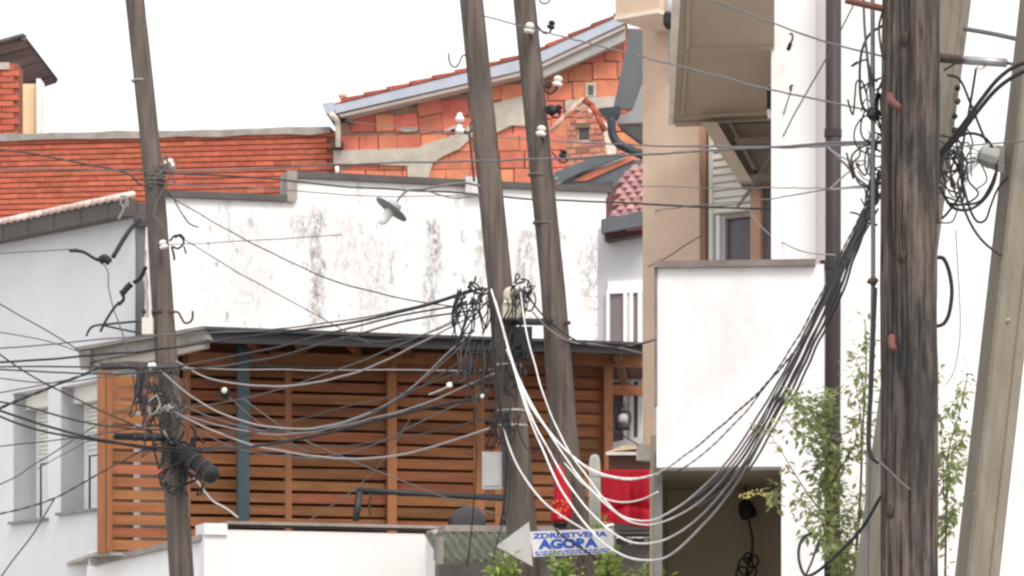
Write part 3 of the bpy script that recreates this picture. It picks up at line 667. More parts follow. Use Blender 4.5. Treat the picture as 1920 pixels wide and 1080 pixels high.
MB().box((cu0 - 0.06, 2.0, 0), (cu1 + 0.2, 2.2, zc_ - 0.004)).build('carport_back_wall', ci, t, WB.M)
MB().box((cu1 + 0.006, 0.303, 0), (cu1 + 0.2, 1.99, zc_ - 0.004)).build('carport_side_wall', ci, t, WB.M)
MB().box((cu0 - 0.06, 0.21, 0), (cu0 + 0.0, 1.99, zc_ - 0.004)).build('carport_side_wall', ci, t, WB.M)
rect('corner_post', WB, 1225, 846, 1240, 1500, 0.15, 0.2, M('grey_post', (0.17, 0.165, 0.16), 0.7, 0.2, 5), t)

# ================================================================== PERGOLA AND TERRACE
PG = Pl((185, 30.0), (1140, 31.4))
t = thing('pergola', 'timber slatted pergola with black roof edge on the terrace', 'pergola', base(660, 31, 3.2))
bays = [(212, 348), (350, 538), (540, 729), (735, 934), (936, 1130)]
zb0 = PG.l(205, 1030)[1]; ZT = PG.l(600, 640)[1]
nrow = 17; pitch = (ZT - zb0) / nrow
for bi, (xa, xb) in enumerate(bays):
    ua_ = PG.l(xa, 850)[0]; ub_ = PG.l(xb, 850)[0]
    for r in range(nrow):
        z = zb0 + r * pitch
        if bi == 0 and z > PG.l(250, 706)[1]: continue
        hgt = 0.089 + random.uniform(-0.004, 0.004)
        cz = z + hgt / 2
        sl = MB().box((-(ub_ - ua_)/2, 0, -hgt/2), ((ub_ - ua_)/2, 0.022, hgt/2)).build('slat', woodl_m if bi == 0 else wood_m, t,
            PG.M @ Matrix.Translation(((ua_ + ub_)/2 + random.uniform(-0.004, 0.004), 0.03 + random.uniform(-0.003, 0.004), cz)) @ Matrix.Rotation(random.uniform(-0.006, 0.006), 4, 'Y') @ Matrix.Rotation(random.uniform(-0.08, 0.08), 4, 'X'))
for (xa, xb, y0, y1, d) in ((183, 197, 696, 1036, 0.0), (198.5, 210, 696, 1034, 0.008), (724, 741, 655, 1000, -0.03), (1130, 1146, 655, 900, -0.02), (536, 548, 650, 1000, 0.06), (346, 358, 640, 1000, 0.06), (890, 910, 655, 1000, 0.06), (930, 942, 655, 1000, 0.06)):
    rect('post', PG, xa, y0, xb, y1, d - 0.035, d + 0.025, woodp_m, t)
rect('steel_post', PG, 436, 655, 457, 980, -0.28, -0.20, teal_m, t)
rect('post_cap', PG, 434, 650, 459, 660, -0.29, -0.19, steel_m, t)
for xa, xb, m in ((350, 500, woodp_m), (500, 725, wood_m), (725, 905, woodp_m), (905, 1060, wood_m), (1060, 1203, woodp_m)):
    rect('top_beam', PG, xa + 1, 662, xb - 1, 690, -0.12, -0.045, m, t)
rect('lower_rail', PG, 450, 691, 895, 702, -0.20, -0.15, M('grey_green_rail', (0.10, 0.10, 0.085), 0.6), t)
rect('short_rail', PG, 1142, 722, 1206, 742, -0.05, 0.02, wood_m, t)
# roof: front fascia, boards, side gutter
RF = Pl((390, 29.5), (1205, 30.55))
poly('roof_fascia', RF, [(388, 616), (1205, 645), (1205, 664), (388, 642)], 0.0, 0.05, M('black_fascia', (0.032, 0.03, 0.032), 0.55, 0.2, 4), t)
poly('roof_lip', RF, [(384, 613), (1208, 643), (1208, 648), (384, 620)], -0.05, 0.09, M('black_lip', (0.05, 0.048, 0.05), 0.5, 0.2, 4), t)
rv = [RF.g(*(RF.l(388, 622)[0], 0.06, RF.l(388, 622)[1])), RF.g(*(RF.l(1205, 650)[0], 0.06, RF.l(1205, 650)[1]))]
zz = rv[0].z; back = [Vector((rv[1].x + 0.5, 35.5, zz + 0.1)), Vector((P(162, 655, 31.0).x, 35.5, zz + 0.1))]
lf = P(165, 662, 30.95)
top = [Vector((rv[0].x, rv[0].y, zz)), Vector((rv[1].x, rv[1].y, zz)), back[0], back[1], Vector((lf.x, lf.y, zz))]
MB().add(top + [v + Vector((0, 0, 0.035)) for v in top], [(0, 1, 2, 3, 4), (9, 8, 7, 6, 5)] + [(i, (i+1) % 5, 5+(i+1) % 5, 5+i) for i in range(5)]).build('roof_sheet', M('roof_boards', (0.12, 0.06, 0.035), 0.7, 0.2, 5, 0.1, 20), t)
for x in (470, 560, 660, 760, 860, 960, 1060, 1160):
    a = RF.g(RF.l(x, 630)[0], 0.07, zz - 0.06); b = Vector((a.x + 0.3, 35.3, zz - 0.06))
    MB().tube([a, b], 0.05, 4).build('rafter', woodd_m, t)
sg = M('weathered_gutter', (0.27, 0.245, 0.22), 0.8, 0.25, 6, 0.2, 20, dirt=(0.12, 0.1, 0.085), dirt_amt=0.6)
SG = Pl((160, 30.9), (390, 29.5))
poly('side_gutter', SG, [(151, 656), (389, 616), (393, 637), (330, 650), (160, 680)], -0.02, 0.10, sg, t)
poly('side_gutter_lip', SG, [(150, 652), (391, 612), (391, 618), (150, 659)], -0.06, 0.12, sg, t)
poly('side_board', SG, [(160, 681), (380, 641), (380, 652), (180, 700), (162, 694)], 0.02, 0.08, M('pale_board', (0.5, 0.44, 0.38), 0.8), t)
poly('gutter_end', SG, [(154, 660), (178, 656), (172, 694), (158, 694)], -0.045, -0.022, sg, t)
poly('dark_gap_backing', Pl((240, 32.4), (1140, 33.2)), [(246, 630), (1134, 640), (1134, 1040), (246, 1040)], 0.0, 0.06, woodd_m, t)  # added dark panel paints in the shade seen through the slats
rect('tan_gap_backing', PG, 205, 700, 262, 1030, 0.35, 0.38, M('tan_panel', (0.30, 0.17, 0.10), 0.8, 0.2, 5), t)  # added panel, its tan paints in the dimmer light of the left gaps
rect('terrace_floor', PG, 180, 1040, 1240, 1052, 0.05, 4.0, conc_m, t)

# front parapet, sloping side parapet
PP = Pl((390, 29.2), (825, 29.9))
t = thing('terrace_parapet', 'low white terrace wall with grey coping below the slatted pergola', 'wall', base(600, 29.4))
rect('wall', PP, 383, 992, 826, 1500, 0.0, 0.3, whitec_m, t)
rect('rounded_end', PP, 382, 981, 425, 1003, -0.03, 0.34, whitec_m, t)
rect('coping', PP, 425, 977, 835, 992, -0.04, 0.36, capl_m, t)
poly('end_pier', PP, [(800, 996), (832, 1000), (838, 1060), (838, 1300), (800, 1300)], -0.3, -0.002, white_m, t)
vb = rect('wall_box', PP, 795, 1031, 823, 1054, -0.36, -0.302, capl_m, t)
rect('box_front', PP, 798, 1034, 820, 1046, -0.372, -0.361, zinc_m, vb)
SP = Pl((165, 30.6), (385, 29.3))
t = thing('sloping_parapet', 'sloped white wall with rough grey coping in front of the left pole foot', 'wall', base(270, 29.8))
poly('wall', SP, [(163, 1062), (180, 1054), (385, 1014), (385, 1500), (163, 1500)], 0.0, 0.25, whitec_m, t)
poly('coping', SP, [(176, 1050), (386, 1002), (386, 1013), (178, 1061)], -0.05, 0.3, capl_m, t)
poly('corner_cap', SP, [(163, 1033), (186, 1030), (186, 1062), (163, 1066)], 0.02, 0.3, whitec_m, t)
poly('ledge_stone', SP, [(192, 1032), (238, 1030), (240, 1038), (200, 1048)], 0.31, 0.6, conc_m, t)

# concrete ledge and rough wall under the pergola right of the parapet
LG = Pl((830, 28.9), (1240, 29.2))
t = thing('retaining_wall', 'rough dark grey retaining wall with concrete ledge behind the arrow sign', 'wall', base(1030, 29.3))
rect('wall', LG, 826, 1006, 1245, 1500, 0.12, 0.4, M('grimy_wall', (0.17, 0.155, 0.14), 0.95, 0.35, 4, 0.5, 15, dirt=(0.06, 0.055, 0.05), dirt_amt=0.7), t)
rect('ledge', LG, 833, 985, 1236, 1001, -0.06, 0.5, capl_m, t)
for i in range(9):
    x = 1150 + i * 10; rect('shadow_gap_stone', LG, x, 1006 + random.uniform(0, 2), x + 8, 1018 + random.uniform(0, 3), 0.06, 0.13, cap_m if i % 3 else conc_m, t)
# corrugated shed roof
CR2 = Pl((832, 1052, 27.6), (950, 1052, 27.7), (832, 992, 28.7))
t = thing('shed_roof', 'mossy corrugated sheet roof at the foot of the pergola', 'roof', base(885, 28))
u0_, w0_ = CR2.l(826, 1050); u1_, w1_ = CR2.l(985, 1050); wt = CR2.l(840, 998)[1]
vs_ = []; n_ = 72
for j, wv in enumerate((w0_, wt)):
    for i in range(n_ + 1):
        u = u0_ + (u1_ - u0_) * i / n_; vs_.append((u, 0.018 * math.sin(i * 2 * math.pi / 8), wv + (0.02 * math.sin(i * 2 * math.pi / 8) if j else 0)))
vs_ += [(x, y + 0.006, z) for x, y, z in vs_]
k = 2 * (n_ + 1)
fs_ = [(i, i+1, n_+2+i, n_+1+i) for i in range(n_)] + [(k+i+1, k+i, k+n_+1+i, k+n_+2+i) for i in range(n_)] + [(i, k+i, k+i+1, i+1) for i in range(n_)]
mk('sheet', vs_, fs_, M('mossy_sheet', (0.115, 0.12, 0.085), 0.85, 0.3, 5, 0.3, 20, dirt=(0.30, 0.29, 0.26), dirt_amt=0.6), t, CR2.M)
SH = Pl((825, 27.5), (960, 27.6))
rect('front_beam', SH, 822, 1058, 990, 1110, -0.03, 0.05, cap_m, t)
rect('side_board', SH, 822, 1006, 831, 1060, -0.02, 0.2, capl_m, t)

# ================================================================== TERRACE THINGS
# hanging oil lantern
def lantern():
    t = thing('oil_lantern', 'black oil lantern hanging in the gap beside the white window', 'lantern', P(1168, 806, 30.6))
    o = P(1168, 806, 30.6); s = 30.6 / FOC
    MB().lathe(o, (0, 0, 1), [(0, 13*s), (3*s, 14*s), (9*s, 13*s), (12*s, 6*s)], 12).build('tank', blk_m, t, None, True)
    MB().lathe(o, (0, 0, 1), [(12*s, 6*s), (17*s, 9*s), (24*s, 9*s), (31*s, 6*s)], 12).build('glass_chimney', M('lantern_glass', (0.45, 0.43, 0.45), 0.1), t, None, True)
    MB().lathe(o, (0, 0, 1), [(31*s, 6*s), (33*s, 10*s), (36*s, 8*s), (40*s, 4.5*s), (45*s, 4.5*s), (47*s, 6*s), (49*s, 2*s)], 12).build('hood', blk_m, t, None, True)
    for sg_ in (-1, 1):
        MB().tube(sm([o + Vector((sg_*11*s, 0, 6*s)), o + Vector((sg_*14*s, 0, 16*s)), o + Vector((sg_*13.5*s, 0, 30*s)), o + Vector((sg_*8*s, 0, 36*s))], 5), 1.6*s, 6).build('frame_tube', blk_m, t)
    MB().tube(sm([o + Vector((-9*s, 0, 35*s)), o + Vector((-6*s, 0, 50*s)), o + Vector((0, 0, 56*s)), o + Vector((6*s, 0, 50*s)), o + Vector((9*s, 0, 35*s))], 5), 0.7*s, 6).build('bail', blk_m, t)
lantern()
# wooden crate-like counter with cream top
CT = Pl((1140, 28.6), (1228, 28.5))
t = thing('counter', 'dark brown counter with cream slab top above the red cloth', 'counter', P(1184, 985, 28.6))
rect('front_board', CT, 1141, 848, 1230, 884, 0.0, 0.5, M('brown_board', (0.105, 0.05, 0.035), 0.7, 0.2, 5), t)
poly('slab', CT, [(1140, 848), (1196, 842), (1230, 848), (1214, 838), (1170, 836)], -0.04, 0.55, cream_m, t)
poly('slab_edge', CT, [(1138, 848), (1230, 848), (1230, 854), (1138, 854)], -0.05, -0.001, M('pale_edge', (0, 0, 0)), t)
rect('support', CT, 1142, 885, 1229, 990, 0.2, 0.45, cap_m, t)
# red cloth
def cloth(name, label, cat, x0, x1, y0, y1, Y, mat, fold=0.03, nx=40, ny=24, seed=1):
    vs = []
    for j in range(ny + 1):
        for i in range(nx + 1):
            a = i / nx; b = j / ny
            d = fold * (math.sin(a * 19 + seed + b * 1.2) * 0.5 + math.sin(a * 8.3 + 2 * seed) * 0.7) * (0.25 + b)
            d += 0.05 * math.exp(-((a - 0.55) / 0.03)**2) * min(1, b * 2)
            d += 0.06 * math.exp(-((b - 0.62 - 0.22 * abs(a - 0.6)) / 0.05)**2)
            y = y1 if j < ny else y1 - 4 * math.sin(a * 6)
            vs.append(P(x0 + (x1 - x0) * a, y0 + (y - y0) * b, Y + d))
    fs = [(j*(nx+1)+i, j*(nx+1)+i+1, (j+1)*(nx+1)+i+1, (j+1)*(nx+1)+i) for j in range(ny) for i in range(nx)]
    o = mk(name, vs, fs, mat, None, None, True)
    md = o.modifiers.new('thickness', 'SOLIDIFY'); md.thickness = 0.006
    return tag(o, label, cat)
red_m = M('red_cloth', (0.52, 0.012, 0.03), 0.8, 0.12, 6, 0.1, 80)
cloth('red_cloth', 'bright red cloth hanging below the brown counter', 'cloth', 1128, 1228, 881, 985, 28.3, red_m, fold=0.055)
for x in (1208, 1217):
    pass
t = thing('red_bag', 'red bag with orange flecks hanging between the two middle poles', 'bag', P(1050, 985, 24.2))
o = P(1050, 982, 24.2); s = 24.2 / FOC
prof = [(0, 14), (8, 19), (22, 20), (40, 18), (60, 15), (85, 12), (104, 9), (112, 3)]
bg_ = MB().lathe((0, 0, 0), (0, 0, 1), [(h*s, r_*s) for h, r_ in prof], 20)
bg_.v = [o + Vector((v.x + 0.02 * math.sin(v.z * 9), v.y * 0.6, v.z)) for v in bg_.v]
bg_.build('body', red_m, t, None, True)
for k in range(16):
    a = random.uniform(-1, 1); h = random.uniform(6, 42)
    MB().lathe(o + Vector((a * 15*s, -0.6 * 20*s * math.sqrt(max(0.05, 1 - a*a*0.6)) - 0.002, h*s)), (0, -1, 0.1), [(0, 2.6*s), (0.004, 1.8*s)], 6).build('fleck', M('orange_fleck', (0.8, 0.22, 0.05), 0.6), t)
MB().lathe(o + Vector((0, 0, -8*s)), (0, 0, 1), [(0, 11*s), (8*s, 15*s), (10*s, 14*s)], 14).build('base', blk_m, t)
t = thing('pale_canister', 'pale rounded canister standing left of the red cloth', 'canister', P(1115, 985, 27.8))
s = 27.8 / FOC
MB().lathe(P(1115, 985, 27.8), (0, 0, 1), [(0, 11*s), (100*s, 11*s), (124*s, 10*s), (131*s, 7*s), (133*s, 2*s)], 14).build('body', M('pale_plastic', (0.62, 0.60, 0.52), 0.5), t, None, True)
MB().lathe(P(1115, 985, 27.8) + Vector((0, 0, 90*s)), (0, 0, 1), [(0, 11.6*s), (3*s, 11.6*s)], 14).build('band', M('grey_plastic', (0.4, 0.4, 0.36), 0.5), t, None, True)
# black steel table frame and grey chair
t = thing('table_frame', 'black steel table frame on the terrace before the slats', 'table', P(700, 975, 29.6))
MB().box((0, 0, 0), (0.0, 0, 0))
ptube('leg', [(674, 922, 29.65), (667, 976, 29.6)], 14, steel_m, t, n=4, straight=True)
ptube('rail', [(668, 918, 29.65), (760, 924, 29.75), (955, 936, 30.0)], 10, steel_m, t, n=4, straight=True)
ptube('rail', [(690, 924, 30.3), (955, 930, 30.4)], 6, steel_m, t, n=4, straight=True)
ptube('leg', [(950, 936, 30.0), (950, 986, 30.0)], 12, steel_m, t, n=4, straight=True)
ptube('chain', [(697, 926, 29.9), (692, 945, 29.9), (695, 966, 29.9)], 4, rust_m, t)
t = thing('grey_chair', 'grey rounded chair back poking above the coping right of centre', 'chair', P(878, 985, 29.7))
s = 29.7 / FOC
q = MB().lathe((0, 0, 0), (0, 1, 0), [(-0.05, 25*s), (-0.035, 33*s), (0.035, 33*s), (0.05, 25*s)], 20)
q.v = [P(878, 975, 29.75) + Vector((v.x, v.y, v.z * 0.75)) for v in q.v]
q.build('backrest', M('charcoal_fabric', (0.075, 0.075, 0.078), 0.8), t, None, True)
rect('seat', Pl((840, 29.8), (920, 29.85)), 848, 966, 912, 984, 0.05, 0.4, M('charcoal_fabric', (0, 0, 0)), t)
# wall lamp on the steel post
t = thing('post_lamp', 'small round lamp on the left side of the teal steel post', 'lamp', P(424, 740, 29.6))
MB().lathe(P(424, 737, 29.62), (-0.5, -0.8, 0.0), [(0, 0.05), (0.03, 0.055), (0.045, 0.04)], 12).build('housing', blk_m, t, None, True)
MB().lathe(P(421, 732, 29.56), (-0.5, -0.8, 0.0), [(0, 0.03), (0.012, 0.026)], 12).build('lens', cer_m, t, None, True)
ptube('bracket', [(438, 742, 29.7), (424, 744, 29.65)], 5, blk_m, t)

# carport: pendant, cord with loops
t = thing('pendant_lamp', 'black wire pendant with dangling looped cord in the dim carport', 'pendant', P(1400, 875, 24.2))
ptube('upper_cord', [(1397, 877, 24.2), (1397, 915, 24.2), (1397, 938, 24.2)], 2.5, blk_m, t)
MB().lathe(P(1400, 955, 24.2), (-0.35, -0.1, 1), [(-0.075, 0.04), (-0.06, 0.066), (0.0, 0.066), (0.05, 0.05), (0.075, 0.02)], 10).build('shade', blk_m, t, None, True)
MB().lathe(P(1397, 920, 24.2), (0, 0, 1), [(-0.02, 0.012), (0.02, 0.012)], 8).build('cord_grip', blk_m, t)
ptube('lower_cord', [(1404, 975, 24.2), (1407, 990, 24.2), (1411, 1015, 24.2), (1408, 1045, 24.2), (1400, 1060, 24.2)], 4.5, blk_m, t)
for (cx_, cy_, r_, tt) in ((1398, 1062, 14, 0), (1412, 1052, 10, 1), (1392, 1076, 12, 2), (1409, 1072, 9, 0.5), (1403, 1046, 8, 1.4)):
    ptube('cord_loop', [(cx_ + r_*math.cos(a_*0.7 + tt), cy_ + 1.15*r_*math.sin(a_*0.7 + tt), 24.2 + 0.02*math.sin(a_*2.0 + tt)) for a_ in range(10)], 4, blk_m, t)
t = thing('yellow_sprig', 'thin yellow flowering twig reaching across the dim carport opening', 'twig', P(1470, 950, 21.6))
ptube('stem', [(1472, 950, 21.4), (1440, 930, 21.5), (1415, 926, 21.6), (1386, 928, 21.7)], 2, M('twig', (0.35, 0.30, 0.12), 0.8), t)
yl = MB()
for k in range(46):
    a = random.random(); x = 1386 + 66 * a; y = 927 + 4 * math.sin(a * 9) + random.uniform(-7, 5); c = P(x, y, 21.6 + random.uniform(-0.03, 0.03)); r_ = random.uniform(0.006, 0.012)
    d1 = Vector((random.uniform(-1, 1), random.uniform(-1, 1), random.uniform(-1, 1))).normalized() * r_; d2 = d1.cross(Vector((0.3, 1, 0.2))).normalized() * r_ * 0.6
    yl.add([c - d1, c + d2, c + d1, c - d2], [(0, 1, 2, 3)])
yf = yl.build('flowers', M('yellow_petals', (0.62, 0.55, 0.16), 0.7), t); yf['kind'] = 'stuff'

# ================================================================== POLES
def bend(pts, Y):
    """pts (px, py, wpx) -> points down to the ground and radii"""
    (xa, ya, wa), (xb, yb, wb) = pts[-2], pts[-1]
    yg = HOR + CZ * FOC / Y; f = (yg - yb) / (yb - ya)
    return pts + [(xb + (xb - xa) * f, yg, wb + (wb - wa) * min(f, 1) * 0.5)]
def wood_pole(name, label, pts, Y, mat=polew_m, n=40, wob=0.012, seed=0, groove=0.006, step=24):
    pts = bend(pts, Y); s = Y / FOC
    t = thing(name, label, 'pole', P(pts[-1][0], pts[-1][1], Y))
    lin = []
    for i in range(len(pts) - 1):
        m = max(2, int(abs(pts[i+1][1] - pts[i][1]) / step))
        for j in range(m):
            a = j / m; lin.append(tuple(pts[i][k] + (pts[i+1][k] - pts[i][k]) * a for k in range(3)))
    lin.append(pts[-1])
    vs = []; fs = []
    for i, (x, y, w_) in enumerate(lin):
        c = P(x, y, Y)
        for k in range(n):
            an = 2 * math.pi * k / n; ca_, sa_ = math.cos(an), math.sin(an)
            rr_ = w_ * 0.5 * s * (1 + wob * 2 * noise.noise(Vector((ca_ * 2.2 + seed, sa_ * 2.2, c.z * 0.55))) + wob * noise.noise(Vector((ca_ * 7, sa_ * 7 + seed, c.z * 1.3))))
            if groove:
                wv = 0.25 * noise.noise(Vector((seed, 0, c.z * 0.9)))
                for fr, zf, kk, amp in ((3.0, 0.42, 11, 1.0), (6.5, 0.7, 7, 0.45)):
                    nv = noise.noise(Vector((ca_ * fr + seed + wv, sa_ * fr + seed * 2, c.z * zf)))
                    rr_ -= groove * amp * max(0.0, 1 - abs(nv) * kk)
            vs.append(c + Vector((ca_ * rr_, sa_ * rr_, 0)))
    m = len(lin)
    for i in range(m - 1):
        for k in range(n): fs.append((i*n+k, (i+1)*n+k, (i+1)*n+(k+1) % n, i*n+(k+1) % n))
    fs += [list(range(n)), [(m-1)*n+k for k in range(n)][::-1]]
    mk('shaft', vs, fs, mat, t, None, True)
    return t
def insul(parent, px, py, Y, s_=1.0, ax=(0, 0, 1), mat=cer_m):
    s = Y / FOC * s_
    return MB().lathe(P(px, py, Y), ax, [(-11*s, 5*s), (-10*s, 9*s), (-4*s, 11*s), (-3*s, 7*s), (1*s, 6*s), (2*s, 9.5*s), (7*s, 8*s), (10*s, 4*s)], 12).build('insulator', mat, parent, None, True)
def blob(parent, name, px, py, Y, w_, h_, mat, seed=0):
    s = Y / FOC; bm = bmesh.new(); bmesh.ops.create_icosphere(bm, subdivisions=2, radius=1.0)
    for v in bm.verts:
        k = 1 + 0.35 * noise.noise(v.co * 1.7 + Vector((seed, seed * 2, 0)))
        v.co = Vector((v.co.x * w_ * 0.5 * s * k, v.co.y * min(w_, h_) * 0.5 * s * k, v.co.z * h_ * 0.5 * s * k))
    me = bpy.data.meshes.new(name); bm.to_mesh(me); bm.free(); me.materials.append(mat)
    o = bpy.data.objects.new(name, me); C.objects.link(o); o.location = P(px, py, Y); place(o, parent); return o
def strap(parent, x0, y0, x1, y1, Y, wpx, rad_px, mat, tilt=0.0):
    c = P((x0 + x1)/2, (y0 + y1)/2, Y); s = Y / FOC
    return MB().lathe(c, (tilt, 0, 1), [(-wpx*0.5*s, rad_px*s), (wpx*0.5*s, rad_px*s)], 18).build('strap', mat, parent, None, True)

YL, YA, YB2, YG, YS, YC = 28.0, 24.0, 24.6, 16.0, 17.0, 16.4
pl_ = wood_pole('utility_pole', 'slim grey wooden pole leaning left at the left side of the picture', [(238, -160, 34), (253, 0, 36), (290, 350, 38), (304, 560, 41), (341, 1080, 47)], YL, seed=3)
pa_ = wood_pole('utility_pole', 'middle wooden pole carrying the white junction box and cable tangle', [(868, -160, 40), (884, 0, 44), (938, 540, 48), (968, 860, 56), (985, 1080, 60)], YA, seed=11)
pb_ = wood_pole('utility_pole', 'leaning wooden pole with white and black insulators right of the middle pole', [(967, -160, 40), (983, 0, 42), (1037, 540, 46), (1060, 860, 56), (1088, 1080, 62)], YB2, seed=19)
big_m = pole_wood('old_split_pole_wood', (0.195, 0.155, 0.132), (0.108, 0.085, 0.073), (0.036, 0.031, 0.029), (0.045, 0.047, 0.050), 34.0, 0.85, 0.09)
pg_ = wood_pole('utility_pole', 'thick cracked brown wooden pole in front at the right', [(1708, -160, 102), (1707, 0, 104), (1704, 540, 106), (1705, 1080, 106)], YG, big_m, n=130, wob=0.035, seed=5, groove=0.022, step=12)
def concrete_pole(label, pts, Y, ridge=True):
    pts = bend(pts, Y); s = Y / FOC
    t = thing('concrete_pole', label, 'pole', P(pts[-1][0], pts[-1][1], Y))
    sec = [(-0.5, -0.42), (-0.42, -0.5), (-0.2, -0.5), (-0.16, -0.44), (0.16, -0.44), (0.2, -0.5), (0.42, -0.5), (0.5, -0.42), (0.5, 0.42), (0.42, 0.5), (-0.42, 0.5), (-0.5, 0.42)]
    vs = []; n = len(sec)
    ca, sa = math.cos(0.25), math.sin(0.25)
    for x, y, w_ in pts:
        c = P(x, y, Y)
        for a, b in sec: vs.append(c + Vector(((a*ca - b*sa), (a*sa + b*ca), 0)) * w_ * 0.86 * s)
    m = len(pts)
    fs = [(i*n+k, (i+1)*n+k, (i+1)*n+(k+1) % n, i*n+(k+1) % n) for i in range(m-1) for k in range(n)] + [list(range(n)), [(m-1)*n+k for k in range(n)][::-1]]
    mk('shaft', vs, fs, conpole_m, t)
    return t
ps_ = concrete_pole('square concrete strut pole crossing behind the thick wooden pole', [(1806, -160, 68), (1785, 0, 68), (1640, 1080, 70)], YS)
pc_ = concrete_pole('square concrete pole leaning right at the right edge of the picture', [(1972, -160, 78), (1954, 0, 78), (1893, 540, 78), (1832, 1080, 78)], YC)

# hardware: left pole
insul(pl_, 318, 306, YL - 0.15, 0.85, (0.7, -0.2, 0.6)); insul(pl_, 306, 458, YL - 0.2, 0.8, (-0.3, 0, 1)); insul(pl_, 286, 686, YL - 0.2, 0.7, (0.9, -0.3, 0.2)); insul(pl_, 319, 764, YL - 0.2, 0.75, (0.4, -0.6, 0.5))
blob(pl_, 'insulator_cap', 322, 312, YL - 0.16, 16, 14, M('yellowed_ceramic', (0.62, 0.52, 0.40), 0.5), 2)
strap(pl_, 290, 586, 320, 586, YL, 8, 21, rust_m); strap(pl_, 282, 330, 300, 330, YL, 4, 20.5, M('dull_wire', (0.14, 0.13, 0.12), 0.6)); strap(pl_, 282, 338, 300, 338, YL, 4, 20.5, MATS['dull_wire']); strap(pl_, 284, 346, 300, 346, YL, 4, 20.5, MATS['dull_wire']); strap(pl_, 262, 152, 268, 152, YL, 3, 19, lcab_m)
ptube('bolt', [(276, 585, YL - 0.05), (266, 584, YL - 0.05)], 8, rust_m, pl_)
ptube('hook', [(320, 586, YL - 0.08), (333, 585, YL - 0.12), (339, 594, YL - 0.12), (346, 605, YL - 0.12), (356, 604, YL - 0.12), (361, 596, YL - 0.12), (361, 583, YL - 0.12)], 4.5, rust_m, pl_)
rect('meter_box', Pl((260, YL - 0.35), (290, YL - 0.35)), 266, 595, 286, 626, 0.0, 0.09, M('off_white_plastic', (0.68, 0.64, 0.58), 0.5), pl_)
ptube('box_conduit', [(276, 596, YL - 0.3), (276, 560, YL - 0.3), (270, 520, YL - 0.3)], 6, lcab_m, pl_)
ptube('cross_arm', [(190, 688, YL - 0.1), (240, 684, YL - 0.15), (330, 690, YL - 0.2)], 15, M('dark_crossarm', (0.075, 0.06, 0.052), 0.8, 0.3, 12), pl_, n=4, straight=True)
ptube('lower_cross_arm', [(215, 818, YL - 0.15), (320, 822, YL - 0.15)], 14, blk_m, pl_, n=8, straight=True)
strap(pl_, 310, 700, 320, 700, YL, 5, 22, rust_m); strap(pl_, 315, 860, 330, 860, YL, 6, 24, M('dull_wire', (0, 0, 0)))
# hardware: middle poles
rect('junction_box', Pl((940, YA - 0.22), (990, YA - 0.2)), 943, 568, 985, 596, 0.0, 0.12, M('cream_box', (0.60, 0.55, 0.44), 0.5, 0.12, 8), pa_)
MB().lathe(P(958, 553, YA - 0.16), (0, -0.2, 1), [(-0.06, 0.05), (-0.03, 0.06), (0.02, 0.058), (0.05, 0.04), (0.06, 0.01)], 14).build('box_dome', MATS['cream_box'], pa_, None, True)
rect('box_lid', Pl((940, YA - 0.235), (990, YA - 0.215)), 945, 563, 981, 568, 0.0, 0.13, cer_m, pa_)
ptube('link_arm', [(955, 603, YA - 0.1), (1032, 604, YB2 - 0.15)], 17, steel_m, pa_, n=4, straight=True)
ptube('link_bolt', [(1058, 606, YB2 - 0.1), (1070, 605, YB2 - 0.1)], 7, rust_m, pb_)
for y, r_ in ((686, 27), (771, 28), (799, 28)): strap(pa_, 951 + (y-686)*0.09, y, 953 + (y-686)*0.09, y, YA, 5, r_, M('bright_strap', (0.38, 0.36, 0.34), 0.5, metal=0.3))
mb_ = rect('meter_box', Pl((904, YA - 0.3), (945, YA - 0.3)), 904, 847, 941, 917, 0.0, 0.06, M('grey_box', (0.42, 0.42, 0.41), 0.5, 0.1, 6), pa_)
rect('door', Pl((904, YA - 0.3), (945, YA - 0.3)), 908, 852, 937, 911, -0.008, -0.001, MATS['grey_box'], mb_)
rect('dark_casing', Pl((935, YA - 0.2), (1000, YA - 0.2)), 962, 612, 998, 668, 0.0, 0.15, blk_m, pa_)
ptube('hook', [(873, 103, YA - 0.02), (866, 106, YA - 0.08), (861, 118, YA - 0.1), (854, 126, YA - 0.1), (846, 122, YA - 0.1), (842, 112, YA - 0.1), (841, 100, YA - 0.1)], 3, rust_m, pa_)
# pole B insulators
for (x, y, hk) in ((993, 52, 0), (1046, 152, 1), (1015, 245, 0)):
    insul(pb_, x, y, YB2 - 0.22, 0.95, (0.15, 0, 1))
    if hk: ptube('swan_neck', [(1018, 150, YB2 - 0.12), (1022, 168, YB2 - 0.2), (1032, 175, YB2 - 0.22), (1042, 168, YB2 - 0.22), (1045, 158, YB2 - 0.22)], 5, rust_m, pb_)
    else: ptube('pin', [(x, y + 12, YB2 - 0.22), (x + 4, y + 20, YB2 - 0.1)], 5, rust_m, pb_)
for (x, y, x2) in ((1034, 46, 1004), (1047, 204, 1022), (1056, 288, 1036)):
    insul(pb_, x, y, YB2 - 0.15, 0.75, (0.25, 0, 1), blk_m)
    ptube('swan_neck', [(x2, y - 2, YB2 - 0.1), (x2 + 8, y + 8, YB2 - 0.15), (x2 + 17, y + 16, YB2 - 0.15), (x2 + 27, y + 14, YB2 - 0.15), (x, y + 4, YB2 - 0.15)], 4, rust_m, pb_)
blob(pb_, 'clamp', 1034, 206, YB2 - 0.2, 26, 20, blk_m, 4); blob(pb_, 'clamp', 1028, 158, YB2 - 0.2, 14, 16, rust_m, 6)
ptube('top_loop', [(1010, -6, YB2), (1014, 4, YB2 - 0.1), (1022, 7, YB2 - 0.1), (1030, 2, YB2 - 0.1), (1032, -8, YB2 - 0.1)], 3, rust_m, pb_)
